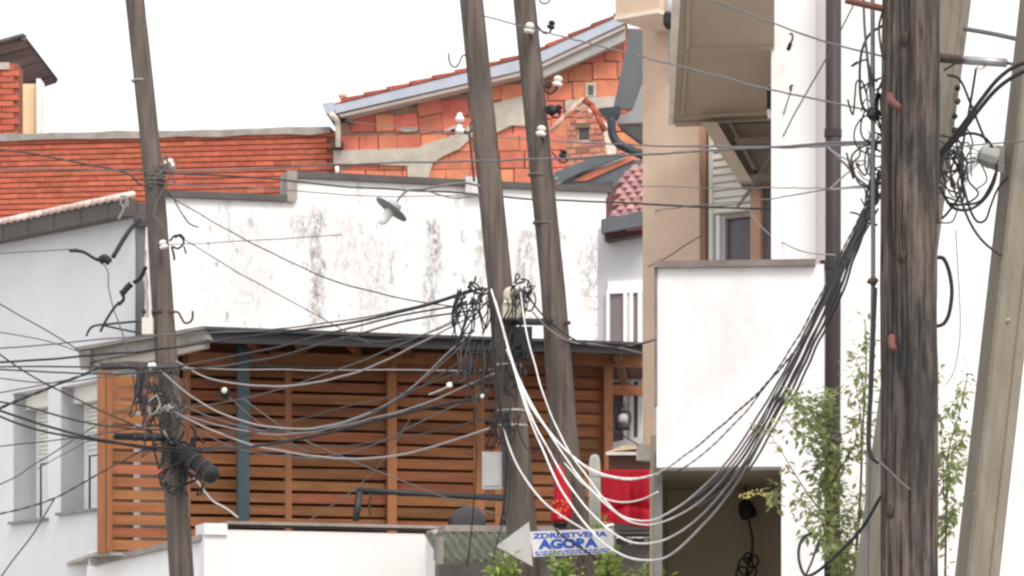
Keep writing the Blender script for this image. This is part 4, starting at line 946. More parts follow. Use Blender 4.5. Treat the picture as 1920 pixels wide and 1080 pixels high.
for y in (330, 420, 610): strap(pb_, 1012 + (y - 330)*0.1, y, 1014 + (y - 330)*0.1, y, YB2, 3, 24, M('dull_wire', (0, 0, 0)), 0.1)
# big pole: iron pegs, conduit, shackle
ptube('climbing_peg', [(1668, 180, YG - 0.15), (1672, 190, YG - 0.24), (1685, 202, YG - 0.28)], 15, redrust_m, pg_, n=8)
ptube('climbing_peg', [(1672, 632, YG - 0.13), (1672, 648, YG - 0.2), (1676, 656, YG - 0.22)], 14, redrust_m, pg_, n=8)
ptube('iron_arm', [(1655, 16, YG - 0.05), (1620, 8, YG - 0.05), (1585, 0, YG - 0.05)], 13, redrust_m, pg_, n=6)
ptube('conduit', [(1636, -40, YG + 0.05), (1637, 520, YG + 0.05), (1633, 700, YG + 0.05), (1628, 860, YG + 0.05), (1622, 1200, YG + 0.05)], 9, M('grey_conduit', (0.17, 0.165, 0.165), 0.5), pg_)
blob(pg_, 'conduit_clip', 1637, 527, YG + 0.03, 22, 16, rust_m, 1); blob(pg_, 'conduit_clip', 1634, 212, YG + 0.03, 20, 24, blk_m, 8)
ptube('earth_wire', [(1758, -40, YG - 0.02), (1759, 200, YG - 0.02), (1757, 420, YG - 0.02)], 7, dcab_m, pg_)
for k in range(5):
    a = -0.9 + 0.45 * k + random.uniform(-0.1, 0.1); ys = random.uniform(0, 500)
    pts_ = [(1705 + 52.5 * math.sin(a) * 0.99 + random.uniform(-1.5, 1.5), ys + j * 90, YG - 0.141 * math.cos(a) * 0.985) for j in range(6)]
    qq = sm([P(*p_) for p_ in pts_], 6); nq = len(qq) - 1
    MB().tube(qq, [max(0.0004, random.uniform(0.004, 0.007) * math.sin(math.pi * i_ / nq)) for i_ in range(nq + 1)], 5).build('drying_crack', M('crack_shadow', (0.03, 0.025, 0.022), 0.95), pg_)
for k in range(3):
    a = random.uniform(-0.8, 0.8); y = (70, 480, 960)[k]
    blob(pg_, 'knot', 1705 + 50 * math.sin(a), y, YG - 0.128 * math.cos(a), 16, 26, M('knot_wood', (0.06, 0.042, 0.033), 0.9), k)
# strain clamp between strut and concrete pole
cl = thing('strain_clamp', 'galvanised strain clamp bridging the strut and the right concrete pole', 'clamp', P(1840, 116, 16.6))
gp = M('bright_galvanised', (0.45, 0.45, 0.47), 0.4, 0.15, 20, metal=0.4)
ptube('body', [(1800, 112, 16.65), (1840, 115, 16.6), (1888, 118, 16.55)], 17, gp, cl, n=8, straight=True)
ptube('wire_end', [(1888, 118, 16.55), (1910, 122, 16.5), (1960, 128, 16.5)], 6, gcab_m, cl)
ptube('bolt', [(1758, 108, 16.4), (1800, 112, 16.65)], 19, rust_m, cl, n=6)
ptube('hanger', [(1830, 122, 16.6), (1838, 130, 16.6), (1850, 122, 16.6)], 4, cer_m, cl)
tr_ = ptube('tie_rod', [(1808, 54, 16.9), (1865, 64, 16.7), (1945, 82, 16.4)], 9, M('grey_conduit', (0, 0, 0)), None, n=8)
tag(tr_, 'straight grey tie rod between the strut top and the right concrete pole', 'rod')
fs_ = thing('cable_splitter', 'grey cable splitter with fanned leads hanging left of the right concrete pole', 'splitter', P(1855, 296, 16.4))
for k in range(12):
    a = (k - 5.5) / 5.5
    ptube('lead', [(1845 + 18*abs(a)*0.3, 296 + 14*a, 16.4 - 0.02*(k % 3)), (1866, 296 + 22*a, 16.4), (1884, 300 + 24*a, 16.4)], 4.5, M('pale_zinc', (0, 0, 0)) if k % 2 else lcab_m, fs_)
MB().lathe(P(1848, 292, 16.38), (1, 0, -0.3), [(-0.04, 0.02), (-0.03, 0.045), (0.03, 0.06), (0.06, 0.05)], 10).build('housing', M('grey_plastic_box', (0.33, 0.34, 0.31), 0.5, 0.2, 20), fs_)
for k in range(7): ptube('stub', [(1838, 285 + 3*k, 16.36), (1826 - 2*k, 280 + 8*k, 16.34), (1812, 276 + 12*k, 16.34)], 2, gcab_m, fs_)
for k, y in enumerate((165, 190, 218, 244)):
    blob(ps_, 'cable_clip', 1786 + 3*(k % 2) + 10 - k*3, y, YS - 0.1, 12, 12, rust_m if k % 2 else blk_m, k)
for k in range(3):
    y = (600, 815, 925)[k]; x = 1893 - (y - 540) * 0.113 + random.uniform(-18, 18)
    blob(pc_, 'chip', x, y, YC - 0.092, 12, 6, M('concrete_chip', (0.45, 0.36, 0.24), 0.9), k)

# ================================================================== SIGN AND STREET LAMP
SN = Pl((930, 1010, 23.62), (1150, 1003, 23.62), (930, 900, 23.62))
t = thing('arrow_sign', 'white arrow signboard with blue lettering pointing left on the middle poles', 'sign', P(1040, 1050, 23.62))
sgm = M('sign_white', (0.66, 0.65, 0.68), 0.45, 0.10, 6, 0.03, 20, dirt=(0.45, 0.43, 0.43))
arm_ = M('sign_arrow_grey', (0.50, 0.48, 0.48), 0.5, 0.10, 4, 0.03, 20, dirt=(0.36, 0.33, 0.32))
poly('board', SN, [(992, 997), (1150, 990), (1152, 1037), (1000, 1044)], 0.0, 0.02, sgm, t)
poly('arrow_head', SN, [(930, 1024), (992, 978), (999, 1062)], -0.004, 0.018, arm_, t)
blue = M('sign_blue', (0.03, 0.09, 0.45), 0.5, 0.15, 20, 0.0)
def text(body, px, py, hpx, wpx, bold=0.0):
    cu = bpy.data.curves.new('lettering', 'FONT'); cu.body = body; cu.align_x = 'LEFT'; cu.align_y = 'BOTTOM_BASELINE'
    cu.extrude = 0.0006; cu.offset = bold; cu.materials.append(blue)
    o = bpy.data.objects.new('lettering', cu); C.objects.link(o)
    s = 23.62 / FOC; cu.size = hpx * s / 0.70
    bpy.context.view_layer.update(); k = wpx * s / max(o.dimensions.x, 1e-4)
    u, w_ = SN.l(px, py)
    # text lies in XY: map x->u, y->w, z->towards the street
    o.matrix_basis = SN.M @ Matrix.Translation((u, -0.0025, w_)) @ Matrix.Rotation(R(90), 4, 'X') @ Matrix.Diagonal((k, 1, 1, 1))
    dg = bpy.context.evaluated_depsgraph_get(); me = bpy.data.meshes.new_from_object(o.evaluated_get(dg))
    mtx = o.matrix_basis.copy(); bpy.data.objects.remove(o)
    o = bpy.data.objects.new('lettering', me); C.objects.link(o); o.matrix_basis = mtx
    place(o, t); return o
text('ZDRUSTVENA', 1000, 1009.5, 9, 140, 0.002)
text('AGORA', 1012, 1028.5, 16, 112, 0.005)
for r in range(2):
    x = 1003 + r * 2
    while x < 1140:
        w_ = random.uniform(4, 11); yy = 1033.5 + r * 4.6 - (x - 1000) * 0.045 + 1.0
        poly('lettering_stroke', SN, [(x, yy), (x + w_, yy - w_*0.04), (x + w_, yy + 2.4 - w_*0.04), (x, yy + 2.4)], -0.003, -0.0005, blue, t)
        x += w_ + random.uniform(1.5, 3)

t = thing('street_lamp', 'old street lamp with round flat reflector on a thin arm before the stained wall', 'street lamp', P(905, 352, 24.0))
ptube('arm', [(906, 350, 23.95), (870, 343, 23.95), (830, 348, 23.95), (790, 355, 23.95), (765, 357, 23.95), (752, 368, 23.95), (741, 382, 23.95)], 4.5, M('grey_conduit', (0, 0, 0)), t)
ptube('brace', [(906, 365, 23.95), (850, 371, 23.95), (800, 358, 23.95), (775, 355, 23.95)], 3, M('grey_conduit', (0, 0, 0)), t)
ax = Vector((-0.575, -0.12, -0.80)); s = 23.95 / FOC; o = P(740, 384, 23.95)
MB().lathe(o, ax, [(-6*s, 6*s), (-4*s, 13*s), (8*s, 15*s), (10*s, 12*s)], 16).build('housing', M('lamp_grey', (0.40, 0.40, 0.41), 0.5), t, None, True)
MB().lathe(o, ax, [(8*s, 12*s), (10*s, 35*s), (11.5*s, 35*s), (12*s, 12*s)], 24).build('reflector', M('lamp_disc', (0.20, 0.20, 0.20), 0.5), t, None, True)
MB().lathe(o, ax, [(12*s, 8*s), (20*s, 10*s), (38*s, 9*s), (46*s, 4*s)], 14).build('bulb_glass', M('milky_glass', (0.82, 0.80, 0.78), 0.3), t, None, True)

# ================================================================== CABLES
CABN = [0]
def cable(label, pts, Y0, Y1, wpx, mat, group=None, name='cable', twist=0, wav=0.009):
    """pts in photo pixels; the run goes from Y0 to Y1 metres along its length (a point may carry its own Y)"""
    L = [0.0]
    for i in range(1, len(pts)): L.append(L[-1] + math.hypot(pts[i][0] - pts[i-1][0], pts[i][1] - pts[i-1][1]))
    q = []
    for p, l_ in zip(pts, L):
        Y = p[2] if len(p) > 2 else Y0 + (Y1 - Y0) * l_ / L[-1]
        q.append(P(p[0], p[1], Y))
    q = sm(q, 8)
    if wav:
        q = [v + Vector((noise.noise(v * 3.1), noise.noise(v * 3.1 + Vector((9, 0, 0))), noise.noise(v * 3.1 + Vector((0, 9, 0))))) * wav * min(1, 3 * min(i_, len(q) - 1 - i_) / len(q)) for i_, v in enumerate(q)]
    Ym = (Y0 + Y1) / 2; r = wpx * 0.44 * Ym / FOC
    m = MB()
    if twist:
        q2 = []
        for i in range(len(q) - 1):
            for j in range(4): q2.append(q[i].lerp(q[i+1], j / 4))
        q2.append(q[-1])
        acc = 0.0
        for ph in range(2):
            acc = 0.0; out = []
            for i, v in enumerate(q2):
                if i: acc += (v - q2[i-1]).length
                a = acc * twist + ph * math.pi
                out.append(v + Vector((math.cos(a), math.sin(a) * 0.6, math.sin(a))) * r * 0.55)
            m.tube(out, r * 0.62, 5)
    else:
        m.tube(q, r, 6)
    o = m.build(name, mat, None, None, True)
    CABN[0] += 1
    return tag(o, label, 'cable', group)

far = 'thin overhead wires'
cable('dark wire sagging from the left edge to the left pole above the white eave', [(-30, 277), (60, 288), (130, 302), (230, 322), (262, 345), (286, 352)], 27.6, YL - .1, 4, dcab_m)
cable('long dark wire crossing the brick wall and gable house towards the thick pole', [(-30, 317), (150, 318), (300, 321, 27.8), (470, 316), (620, 309), (800, 304), (940, 301), (1210, 290), (1445, 276), (1560, 268), (1656, 265)], 28.4, 16.1, 4, gcab_m)
cable('grey wire from the gable house eave to the thick pole', [(655, 229, 43.8), (800, 244, 37.5), (940, 258, 30), (1090, 267, 25), (1210, 272, 22.5), (1445, 276, 18.7), (1560, 273, 17.2), (1656, 268, 16.1)], 30, 16, 3.6, gcab_m)
cable('dark wire running below the brick wall over the stained wall to the beige house', [(300, 324), (480, 333), (640, 349), (800, 358), (880, 363), (960, 371), (1100, 377), (1210, 383), (1345, 389), (1445, 392)], YL - .2, 24.5, 4, dcab_m)
cable('thin grey wire rising rightwards across the beige column to the thick pole', [(1140, 402), (1205, 397), (1345, 381), (1445, 373), (1545, 356), (1656, 345)], 28, 16.1, 2.5, gcab_m)
cable('very faint level wire across the upper beige column', [(1200, 349), (1345, 352), (1445, 352), (1560, 353), (1650, 352)], 25.0, 16.1, 2.2, gcab_m)
cable('dark wire descending from the middle pole past the balcony to the thick pole', [(900, 28), (990, 52), (1080, 75), (1210, 108), (1345, 142), (1445, 168), (1545, 189), (1656, 213)], YA - .2, 16.05, 3.6, gcab_m)
cable('grey wire descending in front of the upper balcony panel', [(1180, -60), (1340, 2), (1445, 41), (1540, 76), (1656, 106)], 19, 16.05, 4, gcab_m)
cable('thin slanting wire from the upper hook on the white pier', [(1485, 164), (1465, 228), (1448, 285), (1415, 345), (1385, 388)], 24.0, 24.9, 3, gcab_m)
cable('long thin slanting wire crossing the brown downpipe at the top', [(1600, 10), (1560, 88), (1510, 180), (1450, 286), (1412, 345), (1378, 392)], 23.0, 24.9, 3.2, gcab_m)
cable('pale slack wire drooping over the white pier beside the downpipe', [(1404, 394), (1424, 420), (1447, 441), (1482, 462), (1520, 474), (1565, 478)], 24.6, 23.7, 3, lcab_m)
cable('straight dark cable across the white pier left of the thick pole', [(1445, 276), (1545, 270), (1600, 268), (1656, 266)], 19, 16.1, 5, dcab_m)
cable('thin dark wire sloping across the stained wall from left pole to middle pole', [(310, 363), (365, 396), (480, 460), (610, 520), (750, 559), (875, 578)], YL - .1, YA - .1, 3, dcab_m)
cable('thin broken looking wire slanting down the stained wall onto the black roof edge', [(330, 440), (400, 482), (480, 530), (620, 606), (695, 645)], YL - .1, 29.4, 2.6, gcab_m)
cable('faint thin wire level across the pale house and stained wall', [(-30, 477), (120, 468), (255, 462), (460, 452), (640, 440)], 30.2, 35.6, 2.2, gcab_m)
cable('short dark tail dangling over the stained wall beside the left pole', [(306, 352), (325, 372), (343, 402), (356, 420), (372, 426)], YL - .1, YL - .15, 3.4, dcab_m)
cable('thin wire dropping diagonally from the left edge to the crossarm', [(-30, 553), (60, 605), (130, 645), (205, 692)], 27.5, YL - .1, 3, dcab_m)
cable('dark wire diving from the left edge across the window tops', [(-30, 644), (40, 692), (100, 726), (160, 756), (270, 805), (320, 822)], 27.2, YL - .2, 4, dcab_m)
cable('thick twisted black cable rising from the left edge to the crossarm', [(-30, 778), (20, 757), (80, 732), (150, 706), (192, 690), (260, 688)], 27.2, YL - .3, 6, blk_m, twist=28)
cable('topmost of the grey wires crossing from left edge over the gutter to the middle tangle', [(-30, 655), (80, 647), (180, 638), (300, 628), (480, 620), (640, 601), (780, 575), (885, 542)], 27.4, YA - .2, 3.4, gcab_m, None)
cable('thick black cable crossing from left edge below the gutter to the middle tangle', [(-30, 681), (100, 673), (200, 664), (300, 655, 27.6), (430, 636), (560, 618), (640, 608), (780, 578), (895, 543)], 27.4, YA - .2, 5, blk_m)
cable('dark cable along the crossarm then rising over the black fascia to the middle pole', [(-30, 688), (100, 687), (250, 688, 27.5), (340, 685), (480, 660), (600, 629), (750, 592), (905, 566)], 27.4, YA - .2, 4, dcab_m)
cable('dark wire just under the crossarm rising to the middle pole box', [(-30, 691), (80, 697), (190, 701), (300, 697, 27.5), (470, 678), (620, 641), (760, 602), (900, 580)], 27.4, YA - .2, 4, dcab_m)
cable('faint grey wire entering below the others at the left edge', [(-30, 705), (60, 716), (120, 718), (200, 706), (290, 694)], 27.4, YL - .2, 3, gcab_m)
cable('faint grey wire rising gently to the crossarm end', [(-30, 742), (40, 728), (110, 716), (195, 694)], 27.4, YL - .2, 3, gcab_m)
cable('thick black cable sagging from the left edge past the windows to the middle pole', [(-30, 760), (60, 790), (120, 808), (200, 826), (320, 841, 27.6), (480, 836), (600, 815), (700, 790), (800, 765), (890, 748)], 27.2, YA - .2, 6, blk_m)
cable('black cable close under the thick sagging one at the left edge', [(-30, 768), (50, 800), (130, 818), (220, 832), (330, 848), (400, 846)], 27.15, YL - .35, 5, blk_m)
cable('dark cable sagging above the thick one across both left windows', [(-30, 748), (60, 765), (150, 790), (250, 804), (330, 806)], 27.2, YL - .3, 4.5, dcab_m)
cable('thin wire rising from the left edge across the lower window panes', [(-30, 922), (30, 894), (57, 876), (110, 842), (153, 815), (210, 780), (280, 745)], 27.6, YL - .2, 3, gcab_m)
cable('very thin wire crossing the left window rails', [(70, 880), (110, 856), (160, 830), (220, 790), (290, 750)], 27.8, YL - .2, 2.2, gcab_m)
cable('twisted dark wire rising from lower left edge to the left pole', [(-30, 970), (40, 954), (103, 934), (150, 908), (200, 880), (270, 843), (318, 826)], 27.4, YL - .2, 4, dcab_m, twist=30)
cable('loose wire hanging from the twisted one down to the bottom left corner', [(103, 934), (85, 962), (60, 1003), (25, 1050), (-15, 1105)], 27.5, 27.3, 3.4, dcab_m)
sag = 'slack pale cables hung between the left and middle poles'
cable('uppermost slack pale cable hung across the slats', [(330, 677), (388, 708), (465, 722), (540, 723), (620, 711), (700, 686), (780, 647), (838, 617), (890, 590)], YL - .3, YA - .2, 4, lcab_m, sag)
cable('slack pale cable starting at the crossarm bolt', [(300, 694), (360, 744), (430, 781), (510, 801), (580, 804), (650, 790), (720, 760), (780, 720), (840, 662), (890, 620)], YL - .3, YA - .2, 4, lcab_m, sag)
cable('grey slack cable from the lower insulator ending by the middle tangle', [(340, 758), (400, 784), (480, 805), (560, 806), (640, 795), (720, 764), (800, 706), (878, 638)], YL - .3, YA - .2, 3.6, gcab_m, sag)
cable('grey slack cable passing just below the others at centre', [(345, 778), (420, 800), (500, 813), (570, 812), (680, 789), (800, 755), (890, 716), (928, 700)], YL - .3, YA - .3, 3.6, lcab_m, sag)
cable('lowest slack pale cable reaching the middle pole at mid height', [(326, 772), (400, 808), (480, 836), (560, 851), (650, 860), (740, 855), (830, 832), (918, 803)], YL - .3, YA - .3, 4.6, lcab_m, sag)
cable('thin slack grey cable just above the lowest pale one', [(350, 792), (440, 840), (560, 858), (620, 854), (700, 834), (820, 776), (905, 738)], YL - .3, YA - .2, 3, gcab_m, sag)
cable('thin dark cable sagging in the middle of the slats', [(420, 812), (500, 808), (600, 800), (680, 778), (760, 742), (830, 700), (890, 660)], YL - 1.0, YA - .2, 3.5, dcab_m, sag)
cable('white twisted cable hanging from the left pole to the terrace coping', [(306, 806), (336, 858), (352, 885), (372, 905), (398, 936), (425, 955), (446, 970)], YL - .3, 29.0, 4, wcab_m, wav=0.03)
cable('thin grey wire falling rightwards across the slats to the chair', [(455, 748), (560, 820), (700, 880), (800, 920), (900, 955), (965, 972)], 29.0, 29.4, 3, gcab_m)
cable('thin grey wire climbing from the coping up to the middle tangle', [(580, 975), (660, 920), (720, 862), (760, 800), (790, 745)], 29.0, 25, 2.6, gcab_m)
cable('pale level wire under the pergola roof', [(340, 690), (460, 693), (700, 694), (890, 694), (960, 690)], 28.6, 28.9, 2.4, lcab_m)
run = 'cables swooping from the middle poles up to the thick pole'
def fan(x, y, k): return (x + k, y)
cable('lowest white cable swooping under the sign to the thick pole', [(921, 542), (938, 600), (958, 672), (984, 757), (1012, 832), (1058, 925), (1110, 998), (1160, 1038), (1208, 1051), (1258, 1038), (1322, 982), (1385, 900), (1440, 800), (1510, 665), (1580, 505), (1646, 350)], YA - .3, 16.2, 5, gcab2_m, run)
cable('second lowest white cable swooping below the red cloth', [(928, 560), (950, 640), (975, 722), (1005, 800), (1050, 880), (1100, 952), (1150, 1000), (1198, 1020), (1258, 1007), (1330, 952), (1404, 852), (1475, 712), (1560, 540), (1646, 370)], YA - .3, 16.2, 4.6, gcab2_m, run)
cable('white cable running beside the right edge of the middle pole then below the cloth', [(976, 545), (985, 612), (1004, 690), (1034, 780), (1070, 850), (1108, 903), (1146, 952), (1192, 982), (1250, 977), (1330, 925), (1402, 832), (1472, 702), (1646, 392)], YA - .3, 16.2, 4, gcab2_m, run)
cable('white cable crossing low over the red cloth', [(945, 628), (985, 742), (1030, 812), (1075, 880), (1130, 940), (1180, 974), (1245, 967), (1330, 902), (1408, 800), (1490, 660), (1580, 480), (1646, 360)], YA - .3, 16.2, 4.5, gcab2_m, run)
cable('twisted cable crossing the top of the red cloth and the white porch block', [(1075, 856), (1110, 884), (1150, 896), (1192, 897), (1232, 887), (1300, 842), (1380, 774), (1450, 706), (1510, 630), (1570, 510), (1640, 380)], YA - .6, 16.3, 5, gcab2_m, run, twist=26)
cable('white slack cable from the middle pole to the top of the red cloth', [(950, 655), (990, 745), (1030, 808), (1075, 856), (1110, 882), (1150, 895), (1192, 897), (1234, 888)], YA - .35, 22.4, 4.5, wcab_m)
for i, (dx, w_) in enumerate(((0, 6), (9, 6), (17, 5), (-10, 4.5))):
    cable(['thickest black cable of the bundle falling left from the thick pole', 'black cable right beside the thickest one in the falling bundle', 'rightmost black cable of the bundle falling left from the thick pole', 'leftmost thin black cable of the bundle falling left from the thick pole'][i],
          [(1648, 320 + 8*i), (1636 + dx*0.3, 370), (1600 + dx*0.6, 460), (1560 + dx, 556), (1520 + dx, 640), (1474 + dx*1.2, 730), (1430 + dx*1.3, 800), (1385 + dx*1.6, 870), (1340 + dx*1.8, 918), (1292 + dx*2, 950)], 16.2, 20.8, w_, dcab_m if i % 2 else blk_m, run)
cable('white cable ending behind the arrow sign', [(940, 796), (968, 868), (1008, 928), (1050, 965), (1100, 996)], YA - .35, 23.5, 4.5, wcab_m)
cable('thin white catenary across the middle of the red cloth', [(1058, 868), (1095, 908), (1130, 932), (1165, 942), (1200, 937), (1234, 922)], YA - .4, 22.4, 3.4, wcab_m, wav=0.02)
cable('black wire leaving the middle pole rightwards above the black roof edge', [(985, 545), (1012, 585), (1058, 625), (1100, 645), (1150, 650), (1200, 645), (1230, 636)], YA - .3, 25.6, 4, dcab_m)
cable('pale wire looping below the black one to the beige column', [(994, 580), (1030, 618), (1068, 640), (1120, 646), (1160, 652), (1205, 662)], YA - .3, 25.8, 3.6, lcab_m)
cable('thin short wire from the black roof edge to the porch block', [(1145, 652), (1180, 648), (1230, 636)], 27, 22.5, 2.6, gcab_m)
cable('thin wire slanting behind the hanging lantern', [(1140, 800), (1165, 815), (1200, 836)], 30, 29, 3, dcab_m)
cable('twisted thin wire rising on the lower beige column', [(1215, 500), (1255, 480), (1285, 460), (1315, 442)], 25.6, 25.4, 2.6, gcab_m)
cable('thin dark wire hanging down past the corrugated shed roof', [(888, 760), (893, 840), (890, 930), (882, 1010), (876, 1062)], YA - .2, 26.5, 3.2, blk_m)
cable('thin dark wire hanging behind the arrow tip', [(940, 790), (955, 870), (952, 950), (934, 1010), (925, 1050)], YA - .35, 23.4, 3.2, blk_m)
cable('black cable running down the left face of the middle pole', [(928, 560), (925, 640), (932, 720), (940, 790), (950, 850), (945, 940), (938, 985)], YA - .35, YA - .35, 5, blk_m)
cable('dark cord slung under the sign on the right middle pole', [(1040, 992), (1060, 1010), (1085, 1025), (1110, 1042), (1120, 1060)], 23.5, 23.55, 4, blk_m)
# around the thick pole
cable('black cable hugging the left side of the thick pole low down', [(1641, 540), (1637, 640), (1633, 740), (1630, 800), (1632, 850), (1648, 868)], YG, YG - .1, 10, blk_m)
cable('grey strap wire crossing the thick pole front low down', [(1640, 858), (1665, 880), (1690, 905), (1706, 918)], YG - .12, YG - .17, 5, gcab_m)
cable('black hose loop at the foot of the shrub', [(1652, 930), (1620, 985), (1580, 1030), (1540, 1066), (1512, 1078), (1499, 1056), (1497, 1030), (1506, 1008), (1522, 1000)], YG - .1, 16.6, 7, blk_m)
cable('thin dark cable below the shrub beside the hose loop', [(1536, 1012), (1524, 1045), (1508, 1085)], 16.6, 16.6, 5, dcab_m)
cable('grey cable running up left of the thick pole', [(1618, -40), (1622, 60), (1630, 160), (1634, 260), (1632, 330)], YG + .1, YG + .08, 6, gcab_m)
cable('thick black cable coming in from the right edge to the thick pole', [(1960, 112), (1910, 122), (1872, 146), (1838, 188), (1800, 240), (1758, 292)], 16.0, 16.1, 9, blk_m)
cable('thick black cable below the first one entering from the right edge', [(1960, 124), (1915, 136), (1870, 165), (1830, 212), (1795, 258), (1756, 300)], 15.9, 16.1, 9, blk_m)
cable('thin level wire from the thick pole to the right concrete pole', [(1756, 278), (1800, 274), (1850, 269), (1960, 262)], 16.1, 16.2, 3.4, gcab_m)
cable('dark cable drooping from the right tangle to the right concrete pole', [(1795, 340), (1806, 385), (1824, 425), (1848, 456), (1878, 480)], 16.3, 16.3, 6, dcab_m)
cable('thin pale cable hanging right of the thick pole', [(1792, 430), (1797, 520), (1800, 620), (1790, 690), (1774, 722)], 16.6, 16.6, 2.6, lcab_m)
cable('thick black hanging loop on the right side of the thick pole', [(1758, 482), (1770, 486), (1780, 510), (1785, 545), (1780, 585), (1770, 606), (1756, 612)], YG + .05, YG + .05, 9, blk_m)
cable('dark cable descending from the downpipe towards the thick pole', [(1547, 270), (1575, 298), (1605, 330), (1634, 358), (1655, 368)], 18.5, 16.1, 6, dcab_m)
cable('pale cable zigzagging left of the thick pole', [(1548, 272), (1570, 290), (1600, 302), (1625, 302), (1600, 318), (1565, 345), (1562, 353), (1600, 352), (1650, 346)], 17.5, 16.1, 4, lcab_m)
cable('curved wire high on the left side of the thick pole', [(1655, 20), (1648, 50), (1650, 80), (1656, 110)], YG, YG - .05, 5, blk_m)
cable('thin wire along the terrace lamp post to the slats', [(430, 745), (470, 780), (520, 815), (580, 850)], 29.4, 29.6, 2.6, gcab_m)

cable('thin wire strung level across the slats at mid height', [(330, 842), (480, 838), (640, 836), (800, 812), (925, 780)], YL - .3, YA - .2, 2.6, dcab_m)
cable('thin dark wire rising from the splice canister to the dark wire nest', [(360, 850), (480, 812), (620, 770), (760, 735), (880, 690)], YL - .3, YA - .2, 2.6, dcab_m)
cable('fine wire from the lower left insulator up to the junction box', [(320, 770), (480, 742), (640, 690), (800, 625), (925, 560)], YL - .3, YA - .2, 2.6, gcab_m)
cable('fine dark wire from the left edge under the windows to the left pole', [(-30, 840), (80, 828), (180, 815), (300, 796)], 27.4, YL - .2, 2.6, dcab_m)
cable('fine wire crossing the pale house between gutter and crossarm', [(-30, 618), (90, 640), (190, 672), (300, 700)], 27.4, YL - .2, 2.6, gcab_m)
cable('fine wire from the upper left pole to the stained wall pier', [(300, 345), (480, 352), (700, 368), (880, 366)], YL - .1, 36.4, 2.4, gcab_m)
cable('fine dark wire curving from the middle pole tangle to the black roof edge', [(860, 600), (800, 625), (720, 640), (640, 632)], YA - .2, 29.3, 2.6, dcab_m)
cable('black cable sagging behind the pendant opening towards the thick pole', [(1290, 935), (1360, 890), (1430, 790), (1500, 655), (1575, 490), (1646, 345)], 20.8, 16.25, 4.5, blk_m)
cable('thin black cable on the outer left of the falling bundle', [(1235, 905), (1320, 850), (1420, 745), (1500, 625), (1580, 470), (1646, 335)], 21.5, 16.25, 3.6, blk_m, twist=24)
# tangles: each one coil of loops, one thing
def tangle(label, loops, mat, Y, cat='cable coil', name='cable_coil'):
    m = MB()
    for lp, w_ in loops:
        q = sm([P(p[0], p[1], p[2] if len(p) > 2 else Y) for p in lp], 7)
        m.tube(q, w_ * 0.5 * Y / FOC, 6)
    o = m.build(name, mat, None, None, True); tag(o, label, cat); return o
def rloops(n, x0, x1, y0, y1, Y, rmin, rmax, wr=(2.2, 3.6), tall=1.4, seed=0):
    rnd = random.Random(seed); out = []
    for _ in range(n):
        cx_ = rnd.uniform(x0, x1); cy_ = rnd.uniform(y0, y1); ph = rnd.uniform(0, 6.28); sgn = rnd.choice((-1, 1))
        d = rnd.uniform(-0.12, 0.12); pts = []
        for a in range(rnd.randrange(5, 9)):
            r_ = rnd.uniform(rmin, rmax); ph += sgn * rnd.uniform(0.5, 1.5)
            if rnd.random() < 0.22: sgn = -sgn
            cx_ += rnd.uniform(-6, 6); cy_ += rnd.uniform(-8, 9)
            pts.append((cx_ + r_*math.cos(ph), cy_ + r_*tall*math.sin(ph), Y + d + rnd.uniform(-.03, .03)))
        out.append((pts, rnd.uniform(*wr)))
    return out
def hang(n, x0, x1, yt, yb, Y, seed=0, wr=(2.2, 3.4), slope=0.0):
    rnd = random.Random(seed); out = []
    for _ in range(n):
        a = rnd.uniform(x0, x1); b = a + rnd.uniform(-30, 30); d = rnd.uniform(0.5, 1.0) * (yb - yt); y = yt + rnd.uniform(-8, 8); dd = rnd.uniform(-0.1, 0.1)
        out.append(([(a, y, Y + dd), (a + (b-a)*0.1 - 6, y + d*0.45, Y + dd), (a*0.6 + b*0.4, y + d*0.9, Y + dd + .03), (b - 2, y + d, Y + dd), (b + 7, y + d*0.6, Y + dd - .03), (b + 4, y + d*0.2, Y + dd)], rnd.uniform(*wr)))
    return out
tangle('bunch of black wire loops hanging left of the white junction box', hang(9, 850, 915, 545, 650, YA - .25, 1) + [([(860, 545), (850, 575), (848, 600), (855, 630), (856, 650), (866, 620), (880, 580), (898, 560), (915, 548)], 3.4), ([(872, 545), (866, 570), (872, 600), (858, 648), (875, 615), (905, 575), (925, 560)], 3.4)], blk_m, YA - .25)
tangle('dense dark wire nest on the left of the middle pole below the roof edge', hang(11, 866, 935, 640, 755, YA - .25, 4, (2.2, 3.6)) + rloops(9, 880, 930, 650, 790, YA - .2, 8, 22, seed=5), dcab_m, YA - .25)
tangle('wire knot on top right of the white junction box', rloops(9, 962, 985, 528, 552, YA - .25, 5, 13, tall=0.9, seed=6) + hang(7, 965, 995, 545, 620, YA - .25, 7), blk_m, YA - .25)
tangle('dark wire nest right of the middle pole under the link arm', rloops(12, 965, 995, 620, 730, YA - .3, 6, 15, seed=8, wr=(2.5, 4)), blk_m, YA - .3)
tangle('small wire bunch clipped left of the junction box top', rloops(8, 868, 905, 540, 560, YA - .28, 6, 16, tall=0.5, seed=9, wr=(3, 5)), dcab_m, YA - .28)
tangle('small dark wires hanging at the lower front of the middle pole', hang(8, 925, 975, 770, 850, YA - .35, 11), blk_m, YA - .35)
tangle('dark wire nest around the left pole below the crossarm', rloops(14, 255, 335, 700, 830, YL - .25, 6, 20, seed=12, wr=(2.5, 4.2)) + hang(10, 250, 330, 690, 800, YL - .3, 13, (2.5, 4)), dcab_m, YL - .25)
tangle('black wire mass around the left pole beside the splice canister', rloops(16, 318, 360, 820, 910, YL - .25, 8, 22, seed=14, wr=(3.5, 6)), blk_m, YL - .25)
